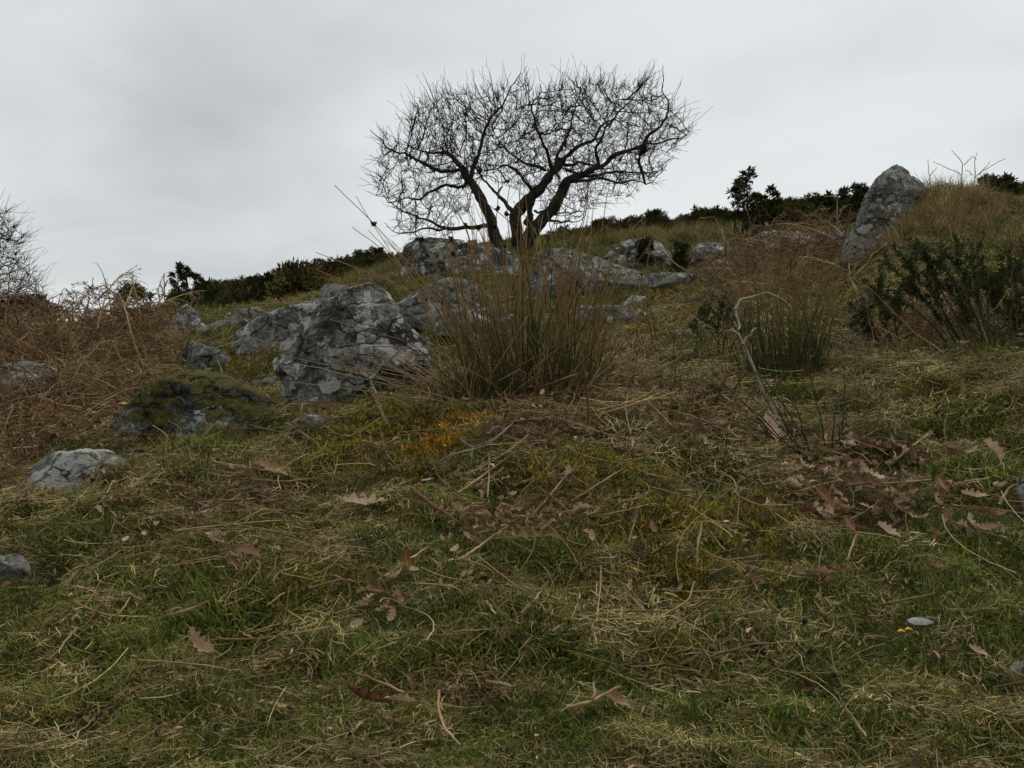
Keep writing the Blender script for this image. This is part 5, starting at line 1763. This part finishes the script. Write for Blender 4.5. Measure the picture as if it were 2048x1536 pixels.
leaf(1870, 1170, 'isolated tan leaf in smooth grass on the right', None, 60, False, 2, (0.5, 0.2), 1.1, 0.025)
leaf(1780, 1105, 'pale brown lobed leaf below the leaf drift', None, 52, False, 0, (0.7, 0.1), 0.9, 0.03)
leaf(1665, 1245, 'small tan leaf alone in short grass right of centre', None, 34, False, 1, (0.4, 0.1), 1.5)
leaf(1985, 950, 'light tan leaf standing on edge at the far right', None, 60, False, 3, (1.15, 0.1), 0.6, 0.05)
leaf(1952, 1022, 'brown leaf lying below the standing tan leaf at the right', None, 56, False, 0, (0.5, 0.0), 1.4, 0.02)
leaf(1992, 1056, 'greyish leaf pierced by a stalk at the right edge', None, 48, False, 1, (0.4, 0.0), 1.5, 0.02)
leaf(1730, 1018, 'big dark leaf with deep shade under it in the leaf drift', None, 92, False, 3, (0.7, -0.2), 1.2, 0.035)
leaf(1662, 1030, 'rust coloured broad leaf in the middle of the drift', None, 80, True, 0, (0.7, 0.3), 0.9, 0.02)
leaf(1752, 1002, 'pale pink brown lobed leaf on top of the big dark leaf', None, 66, False, 0, (0.4, 0.4), 1.9, 0.06)
leaf(1545, 888, 'broad pale leaf behind the broom shoots', None, 74, False, 0, (0.9, 0.1), 0.2, 0.03)
leaf(1452, 792, 'pinkish leaf caught among thin rush shoots', None, 60, False, 1, (0.8, 0.1), 0.9, 0.04)
leaf(1700, 1078, 'rusty red leaf just under the drift', None, 46, True, 0, (0.7, 0.1), 0.3, 0.02)
leaf(918, 1062, 'whitish tan leaf beside the red brown stalk on the hummock', None, 56, False, 2, (0.4, 0.2), 1.2, 0.03)
leaf(1110, 1112, 'small bright tan leaf on green grass below the hummock', None, 38, False, 2, (0.7, 0.2), 0.3, 0.025)


SHAPES = ['nearly flat', 'curled', 'tightly curled', 'arched', 'folded', 'rolled', 'cupped']
SHAPES_R = ['bent', 'curled', 'folded']
TONES = [(0.18, 'dark brown'), (0.48, 'brown'), (0.76, 'tan'), (1.0, 'pale')]
USED = set()


def drift(poly, n, where, group, s0=0.5, s1=1.0):
    """dead leaves lying in one area, each described by its tone, size, curl and corner of the area"""
    poly = np.array(poly, float)
    lo, hi = poly.min(0), poly.max(0)
    k = 0
    while k < n:
        a, b = lr.uniform(lo[0], hi[0]), lr.uniform(lo[1], hi[1])
        if not in_poly(np.array([a]), np.array([b]), poly)[0]:
            continue
        col = ['left', 'middle', 'right'][min(2, int(3 * (a - lo[0]) / (hi[0] - lo[0])))]
        row = ['upper', 'lower'][min(1, int(2 * (b - lo[1]) / (hi[1] - lo[1])))]
        for _ in range(40):
            rust = lr.random() < 0.13
            var = lr.randrange(3 if rust else 7)
            tone, word = TONES[lr.randrange(4)]
            f_ = lr.uniform(s0, s1)
            sz = 'small' if f_ < s0 + 0.4 * (s1 - s0) else 'large'
            lb = '%s %s %s oak leaf, %s %s of %s' % (sz, (SHAPES_R if rust else SHAPES)[var], 'rusty' if rust else word, row, col, where)
            if lb not in USED:
                break
        USED.add(lb)
        o = leaf(a, b, None, group, None, rust, var, up=0.016, tone=tone)
        o.scale = (f_, f_, f_)
        tag(o, lb, 'leaf', group)
        k += 1


drift([(1545, 940), (1640, 900), (1780, 890), (1930, 890), (1960, 930), (1860, 960), (1830, 1060), (1740, 1090), (1640, 1070), (1580, 1010)], 105, 'the big leaf drift', 'leaves of the big drift on the right', 0.35, 0.9)
drift([(1780, 990), (2000, 990), (2010, 1080), (1900, 1110), (1780, 1090)], 18, 'the turf right of the leaf drift', 'leaves right of the drift', 0.45, 0.85)
drift([(840, 970), (1180, 960), (1320, 1060), (1300, 1130), (1020, 1150), (840, 1120)], 30, 'the hummock front', 'leaves on the hummock front', 0.35, 0.75)
drift([(1170, 770), (1520, 770), (1560, 920), (1380, 930), (1200, 890)], 34, 'bank top right of the rushes', 'leaves on top of the bank', 0.45, 0.85)
drift([(680, 1215), (830, 1220), (820, 1280), (700, 1285)], 14, 'the hollow left of centre', 'leaves in the hollow', 0.35, 0.6)
drift([(380, 1080), (620, 1070), (640, 1170), (420, 1180)], 14, 'the turf left of the hummock', 'leaves left of the hummock', 0.35, 0.6)
drift([(230, 1080), (330, 1080), (320, 1110), (240, 1110)], 3, 'the turf far left', 'leaf fragments far left', 0.35, 0.5)
drift([(40, 1220), (150, 1210), (160, 1270), (50, 1270)], 4, 'the turf below the left edge rock', 'leaves near the left edge', 0.3, 0.5)
drift([(900, 1160), (1400, 1180), (1420, 1520), (850, 1520)], 10, 'the lowest middle turf', 'leaves in the lower middle turf', 0.25, 0.5)
drift([(1450, 1220), (2000, 1200), (2000, 1500), (1450, 1500)], 9, 'the lowest right turf', 'leaves in the lower right turf', 0.25, 0.45)
drift([(0, 970), (320, 960), (300, 1000), (0, 1020)], 10, 'strip below the pale foreground rock', 'leaves below the pale rock', 0.4, 0.7)
drift([(960, 690), (1190, 700), (1190, 780), (880, 780)], 10, 'the foot of the tall rushes', 'leaves at the foot of the rushes', 0.5, 0.9)
drift([(1620, 690), (2030, 690), (2030, 790), (1640, 800)], 12, 'the bank below the near gorse', 'leaves on the bank below the gorse', 0.45, 0.8)

# the silvery leaf and yellow petals in the lower right turf
q = hit(1842, 1280)
acc = Acc()
sl = np.linspace(0, 1, 13)
wd = 0.0165 * np.sin(math.pi * sl ** 0.75) ** 0.8
tv = np.linspace(-1, 1, 5)
X_ = np.broadcast_to(((sl - 0.5) * 0.066)[:, None], (13, 5))
Y_ = wd[:, None] * tv[None, :]
Z_ = 0.007 * (1 - tv[None, :] ** 2) * np.sin(math.pi * sl)[:, None] - 0.003 * np.abs(sl - 0.4)[:, None]
ii = np.arange(12)[:, None] * 5
jj = np.arange(4)[None, :]
acc.add(np.stack([X_, Y_, Z_], -1).reshape(-1, 3), np.stack([ii + jj, ii + jj + 1, ii + 6 + jj, ii + 5 + jj], -1).reshape(-1, 4))
sleaf = thing('silvery_leaf', 'silvery grey oval leaf lying underside up in the green turf', 'leaf', (q[0], q[1], q[2] + 0.045))
sleaf.rotation_euler = (0.35, 0.03, 0.0)
obj('blade', acc.mesh('blade', M_LEAF_GREY), sleaf)
acc = Acc()
chain_mesh(acc, np.array([(0.031, 0, -0.001), (0.038, -0.001, -0.003), (0.045, -0.002, -0.007)]), np.array([0.0008, 0.0008, 0.0006]), 4)
obj('leaf_stalk', acc.mesh('leaf_stalk', M_BROOM), sleaf)
for k, (px, py, lb) in enumerate([(1803, 1294, 'bright yellow petal scrap left of the silvery leaf'), (1818, 1291, 'curled yellow petal touching the silvery leaf')]):
    q = hit(px, py)
    V, f, t, i = strips(np.array([[(-0.009, 0, 0), (-0.003, 0.001, 0.004), (0.003, 0, 0.003), (0.009, -0.001, 0.0)]]), np.array([[0.004, 0.010, 0.009, 0.003]]), np.array([[0.1, 1, 0.3]]))
    o = obj('yellow_petal', mesh('yellow_petal', V, f, M_YELLOW), loc=(q[0], q[1], q[2] + 0.04))
    tag(o, lb, 'petal')
for k, (px, py) in enumerate([(1392, 1266), (1560, 1232), (1636, 1276), (1630, 1270), (1610, 1262), (1516, 1322), (1528, 1324), (1372, 1322), (1380, 1330), (1390, 1326), (1374, 1348), (1620, 1322), (1545, 1348), (1508, 1308), (1424, 1318)]):
    q = hit(px, py)
    rr = np.random.default_rng(1500 + k)
    n = 7
    a = np.arange(8) / 8 * 2 * math.pi
    pr = np.sin(np.linspace(0.05, math.pi - 0.05, n)) * 0.0075
    V = np.stack([np.broadcast_to(np.linspace(-0.011, 0.011, n)[:, None], (n, 8)), pr[:, None] * np.cos(a)[None], pr[:, None] * np.sin(a)[None]], -1).reshape(-1, 3)
    V = V * (1 + 0.12 * vnoise(V * 160 + k, k))[:, None]
    i = np.arange(n - 1)[:, None] * 8
    j = np.arange(8)[None]
    f = np.stack([i + j, i + (j + 1) % 8, i + 8 + (j + 1) % 8, i + 8 + j], -1).reshape(-1, 4)
    o = obj('sheep_dropping', mesh('sheep_dropping', V, f, M_DROP), loc=(q[0], q[1], q[2] + 0.024))
    o.rotation_euler = (0, rr.normal(0, 0.2), rr.uniform(0, 3.1))
    tag(o, 'dark sheep dropping in the short turf at lower right', 'dropping', 'sheep droppings')

# ------------------------------------------------------------------ fallen stalks and sticks
def stalk(pp, label, r0=0.0030, mat=None, lift=0.044, name='dead_stalk', cat='stalk', end_lift=None, root=None, n=16):
    mat = mat or M_STALK
    hs_ = [hit(a, b) for a, b in pp]
    k = len(hs_)
    l2 = lift if end_lift is None else end_lift
    pts = [h + np.array([0, 0, lift + (l2 - lift) * j / max(1, k - 1)]) for j, h in enumerate(hs_)]
    seed = int(pp[0][0] * 7 + pp[0][1])
    rr = np.random.default_rng(seed)
    p = smooth_path(pts, n, 0.0011, seed)
    if root is None:
        c = p.mean(0)
        c[2] = p[:, 2].min()
        acc = Acc()
        chain_mesh(acc, p - c, r0 * np.linspace(1.1, 0.65, n) * (1 + 0.1 * rr.normal(0, 1, n)), 6, bv=rr.random())
        o = obj(name, acc.mesh(name, mat), loc=tuple(c))
        tag(o, label, cat, 'fallen stalks' if cat == 'stalk' else None)
        return o
    acc = Acc()
    chain_mesh(acc, p - np.array(root.location), r0 * np.linspace(1.1, 0.65, n), 6, bv=rr.random())
    return obj(name, acc.mesh(name, mat), root)


STALKS = [
    ([(1062, 1065), (1110, 1010), (1158, 949)], 'tan stalk slanting up to the right above centre', 0.0030, None),
    ([(1141, 1036), (1195, 1000), (1247, 966)], 'tan stalk right of the slanting one with a pinkish leaf at its tip', 0.0030, None),
    ([(915, 1159), (965, 1122), (1018, 1086)], 'straight straw coloured stalk below the red brown one', 0.0034, None),
    ([(826, 1014), (870, 1045), (919, 1077)], 'thick dark red brown stalk on the hummock front', 0.0044, M_REDSTALK),
    ([(775, 1185), (815, 1158), (854, 1130)], 'pale stalk lying through the hollow leaf heap', 0.0030, None),
    ([(915, 1017), (968, 978), (1021, 939)], 'bleached stalk slanting across the hummock front', 0.0036, None),
    ([(977, 935), (978, 980), (975, 1024)], 'short upright stalk crossing the bleached one', 0.0030, None),
    ([(1076, 1004), (1105, 1028), (1137, 1055)], 'brown stalk slanting down right at the centre', 0.0032, M_REDSTALK),
    ([(1069, 1067), (1130, 1056), (1195, 1045)], 'thin level stalk below the tan slanting stalk', 0.0022, None),
    ([(1202, 1164), (1200, 1220), (1192, 1284)], 'thin stalk running down the turf right of centre', 0.0022, None),
    ([(905, 1305), (970, 1303), (1042, 1298)], 'long thin level stalk below the hollow', 0.0020, None),
    ([(1042, 1270), (1060, 1250), (1083, 1222)], 'short brown stalk pointing up right in the lower middle', 0.0028, None),
    ([(973, 1243), (982, 1256), (990, 1270)], 'stubby straw pointing down right in the lower middle', 0.0030, None),
    ([(1240, 993), (1300, 1004), (1360, 1021)], 'olive stalk lying on yellow moss right of centre', 0.0024, None),
    ([(1278, 1045), (1268, 1080), (1257, 1120)], 'thin tan stalk leaning left on yellow moss', 0.0024, None),
    ([(332, 1270), (375, 1258), (420, 1240)], 'straight tan stalk right of the bent twig at lower left', 0.0030, None),
    ([(359, 1162), (400, 1154), (437, 1147)], 'short level stalk left of the round brown leaf', 0.0026, None),
    ([(617, 1215), (680, 1194), (711, 1198)], 'curved tan stalk left of the hollow', 0.0028, None),
    ([(289, 1055), (328, 1070), (367, 1084)], 'reddish stalk sloping down right in the left turf', 0.0028, M_REDSTALK),
    ([(375, 1014), (414, 1030), (460, 1034), (504, 1032)], 'long bowed brown stalk in the left turf', 0.0028, M_REDSTALK),
    ([(430, 951), (508, 965), (578, 977)], 'long brown stalk lying over the broad pinkish leaf', 0.0030, None),
    ([(504, 987), (562, 990), (620, 985), (687, 977)], 'longest tan stalk lying level left of the hummock', 0.0030, None),
    ([(461, 879), (540, 878), (609, 877)], 'level brown stalk below the mossy dome boulder', 0.0032, None),
    ([(156, 1295), (125, 1330), (98, 1362)], 'thin stalk slanting down left at the lower left', 0.0022, None),
    ([(203, 1244), (188, 1268), (168, 1295)], 'dark stalk crossing the bent twig at lower left', 0.0022, M_REDSTALK),
    ([(1659, 893), (1715, 910), (1775, 929)], 'straw stalk lying across the top of the leaf drift', 0.0026, None),
    ([(1403, 1079), (1398, 1120), (1392, 1165)], 'thick tan stalk hanging down beside the forked one', 0.0032, None),
    ([(1406, 1079), (1426, 1105), (1450, 1137)], 'stalk slanting down right beside the thick tan one', 0.0024, None),
    ([(1714, 1103), (1704, 1130), (1693, 1155)], 'flat pale straw below the leaf drift', 0.0034, None),
    ([(1478, 1025), (1519, 1042), (1587, 1043)], 'bent pale stalk left of the leaf drift', 0.0024, None),
    ([(1440, 967), (1468, 990), (1480, 1028), (1471, 1086)], 'long arching tan stem curving down left of the drift', 0.0022, None),
    ([(1789, 950), (1830, 915), (1861, 891), (1871, 895)], 'thick hooked brown stalk at the top right of the drift', 0.0040, None),
    ([(1997, 1042), (2018, 1008), (2050, 994)], 'thick tan stalk bending out of view at the right edge', 0.0040, None),
    ([(1878, 1042), (1930, 1047), (1980, 1049), (2052, 1059)], 'long level stalk running to the right edge', 0.0024, None),
    ([(1420, 1356), (1502, 1331), (1560, 1326), (1618, 1324)], 'long tan stalk lying level in the lower right turf', 0.0026, None),
    ([(1758, 1249), (1815, 1238), (1874, 1226)], 'pale stalk lying just above the silvery leaf', 0.0028, None),
    ([(1348, 1346), (1368, 1342), (1388, 1335)], 'short tan stalk beside the sheep droppings', 0.0024, None),
    ([(1471, 1273), (1500, 1268), (1529, 1259)], 'whitish stalk lying in short turf right of the forked twig', 0.0026, None),
    ([(1690, 1467), (1712, 1495), (1734, 1524)], 'straw stalk pointing down right at the bottom right', 0.0026, None),
    ([(973, 1408), (1005, 1414), (1035, 1421)], 'broken flat straw in the lower middle', 0.0034, None),
    ([(878, 1428), (876, 1462), (891, 1507), (922, 1545)], 'long pale stem curving down out of the bottom', 0.0026, None),
    ([(1134, 1462), (1189, 1452), (1240, 1420)], 'curved tan stalk at the bottom centre', 0.0030, None),
    ([(1185, 1452), (1188, 1433), (1189, 1414)], 'short upright straw rising from the curved tan stalk', 0.0028, None),
    ([(710, 1390), (768, 1411), (809, 1432)], 'tan stalk leading down to the long dark leaf', 0.0028, None),
    ([(700, 1520), (714, 1506), (727, 1493)], 'short orange straw at the bottom left of centre', 0.0028, None),
    ([(1390, 831), (1442, 807), (1490, 799)], 'arching tan stalk on the bank among rush shoots', 0.0030, None),
    ([(1281, 811), (1310, 840), (1339, 872)], 'brown stalk sloping down right on top of the bank', 0.0030, None),
    ([(1100, 807), (1165, 806), (1230, 812), (1290, 818)], 'long pale level stem along the crest right of the orange moss', 0.0030, None),
    ([(1020, 870), (1110, 858), (1200, 890)], 'brown stalk lying over the bare patch on the crest', 0.0030, None),
    ([(700, 930), (760, 905), (840, 890)], 'thin straw crossing the orange moss slope', 0.0020, None),
    ([(1240, 830), (1330, 840), (1420, 870), (1480, 900)], 'long brown stalk lying below the thin rush shoots', 0.0028, None),
    ([(1180, 860), (1260, 836), (1340, 800)], 'tan stalk rising right along the bank top', 0.0026, None),
]
for pp, lb, r0, mt in STALKS:
    stalk(pp, lb, r0 * 1.2, mt, 0.05)


def stick(name, label, cat, branches, r0, mat, lift=0.046):
    b = hit(*branches[0][0])
    root = thing(name, label, cat, tuple(b))
    for k, pp in enumerate(branches):
        stalk(pp, None, r0 * (1 if k == 0 else 0.75), mat, lift, 'branch', 'stick', None, root)
    return root


stick('forked_twig', 'forked brown twig lying in the turf right of the upright leaf', 'twig', [[(1233, 1260), (1290, 1259), (1342, 1258), (1380, 1233), (1387, 1195)], [(1380, 1233), (1420, 1234), (1455, 1233)], [(1342, 1258), (1320, 1270), (1308, 1288)], [(1254, 1262), (1250, 1275), (1247, 1287)]], 0.0032, M_STALK)
stick('bent_twig', 'bent brown twig with a side spur in the lower left turf', 'twig', [[(150, 1240), (187, 1260), (234, 1270), (293, 1268)], [(234, 1268), (247, 1250), (260, 1229)]], 0.0032, M_STALK)
stick('forked_twig', 'long forked brown twig in the left foreground grass', 'twig', [[(437, 1315), (508, 1315), (560, 1308), (609, 1303), (660, 1290)], [(508, 1315), (490, 1305), (478, 1296)], [(560, 1308), (585, 1322), (600, 1318)]], 0.0032, M_STALK)
stick('forked_twig', 'bleached forked twig reaching over the crest by the orange moss', 'twig', [[(922, 898), (946, 915), (995, 893), (1040, 850)], [(946, 915), (900, 930), (880, 940)], [(946, 915), (940, 950)]], 0.0036, M_PALE, 0.035)
stick('bent_twig', 'white right angled twig left of the leaf drift', 'twig', [[(1494, 973), (1515, 967), (1545, 962)], [(1515, 967), (1518, 982), (1526, 997)], [(1526, 997), (1548, 992), (1567, 990)]], 0.0026, M_PALE)
stick('pale_stick', 'stubby bleached stick in turf below the mossy dome boulder', 'stick', [[(574, 866), (600, 884), (625, 901)]], 0.0062, M_PALE)
stick('broken_stalk', 'angled brown stalk standing from turf right of the dome boulder', 'stalk', [[(566, 862), (572, 836), (605, 828)], [(605, 828), (602, 850)]], 0.0040, M_STALK, 0.06)


def upright(name, label, cat, base, branches, r0, mat, spread=0.0, depth_step=0.05):
    b = hit(*base)
    root = thing(name, label, cat, tuple(b))
    for k, pp in enumerate(branches):
        pts = [at(x_, y_, b[1] + depth_step * j) for j, (x_, y_) in enumerate(pp)]
        if k == 0:
            pts[0] = b - np.array([0, 0, 0.03])
        stem_obj('branch' if k else 'stem', pts, r0 * (1 if k == 0 else 0.7), r0 * 0.5, mat, root, int(pp[0][0] + pp[0][1]), 16, 0.004, 6)
    return root


upright('red_stalk', 'thin upright dark red stalk at the right edge of the tall rushes', 'stalk', (1182, 872), [[(1182, 872), (1173, 790), (1164, 706), (1161, 633), (1154, 571)]], 0.0042, M_REDSTALK)
upright('dead_branch', 'crooked lichened dead branch in front of the largest boulder', 'branch', (772, 852), [[(772, 852), (753, 789), (739, 758), (719, 745)], [(739, 758), (760, 744), (801, 696)], [(760, 744), (770, 720)], [(753, 789), (740, 775)]], 0.0095, M_PALE, 0, 0.03)
upright('dead_branch', 'curved pale lichened branch rising among the right rushes', 'branch', (1590, 890), [[(1590, 890), (1545, 820), (1515, 750), (1498, 715), (1486, 680), (1476, 658), (1455, 655), (1440, 675)], [(1486, 690), (1500, 670), (1510, 655)], [(1469, 619), (1484, 599), (1527, 585), (1550, 590), (1575, 606)], [(1478, 660), (1476, 640), (1469, 619)]], 0.0085, M_PALE, 0, 0.04)
upright('dead_stalk', 'long straw stalk leaning left across the foot of the tall rushes', 'stalk', (1152, 792), [[(1152, 792), (1100, 738), (1050, 692), (951, 630)]], 0.0042, M_STALK)
upright('dead_stalk', 'low straw stalk sloping left in front of the tall rushes', 'stalk', (1148, 800), [[(1148, 800), (1068, 762), (986, 735)]], 0.0036, M_STALK)
upright('dead_stalk', 'pale upright bent stalk in front of the tall rushes', 'stalk', (1075, 775), [[(1075, 775), (1068, 745), (1056, 677)]], 0.0036, M_STALK)
upright('bracken_stalk', 'bare bracken stalk standing up from the left thicket against the sky', 'stalk', (329, 655), [[(329, 655), (329, 600), (327, 547)], [(329, 575), (334, 560)], [(329, 590), (322, 570)]], 0.013, M_STALK)
upright('bracken_stalk', 'tall thick bracken stalk leaning left in the thicket', 'stalk', (284, 700), [[(284, 700), (282, 640), (262, 553)]], 0.013, M_STALK)
upright('bracken_stalk', 'bracken stalk leaning right over the thicket edge', 'stalk', (290, 745), [[(290, 745), (255, 640), (238, 585)]], 0.009, M_STALK)
upright('bracken_stalk', 'short red brown bracken stalk by the mossy dome boulder', 'stalk', (262, 800), [[(262, 800), (290, 740), (306, 700)]], 0.008, M_REDSTALK)
upright('bracken_stalk', 'bracken stalk bent into an arch at the left skyline', 'stalk', (105, 640), [[(105, 640), (120, 590), (130, 572), (146, 600)]], 0.010, M_STALK)
upright('bramble_stem', 'long bent tan stem arching right of the stepped outcrop', 'stalk', (1415, 560), [[(1415, 560), (1345, 525), (1330, 490), (1300, 466)]], 0.009, M_STALK, 0, -0.2)

lab_side = ['leftmost', 'second', 'third', 'fourth', 'fifth', 'sixth', 'seventh', 'eighth', 'ninth', 'tenth', 'eleventh', 'twelfth', 'thirteenth', 'last']
for k, x_ in enumerate(np.linspace(1450, 1700, 14)):
    rr = np.random.default_rng(1600 + k)
    by = 560 - 0.1 * (x_ - 1450) + rr.uniform(-20, 40)
    tp = (x_ + rr.normal(0, 18), by - rr.uniform(70, 135))
    upright('dead_stalk', 'upright brown stalk in the thicket behind the right rushes, %s from the left' % lab_side[k] if k else 'upright brown stalk in the thicket behind the right rushes, leftmost of the row', 'stalk', (x_, by),
            [[(x_, by), ((x_ + tp[0]) / 2 + rr.normal(0, 6), (by + tp[1]) / 2), tp], [((x_ + tp[0]) / 2, (by + tp[1]) / 2), (tp[0] + rr.normal(0, 14), tp[1] + rr.uniform(10, 30))], [(tp[0], tp[1]), (tp[0] + rr.normal(0, 12), tp[1] + rr.uniform(-4, 14))]], 0.0085, M_STALK if k % 3 else M_REDSTALK, 0, rr.uniform(-0.06, 0.06))
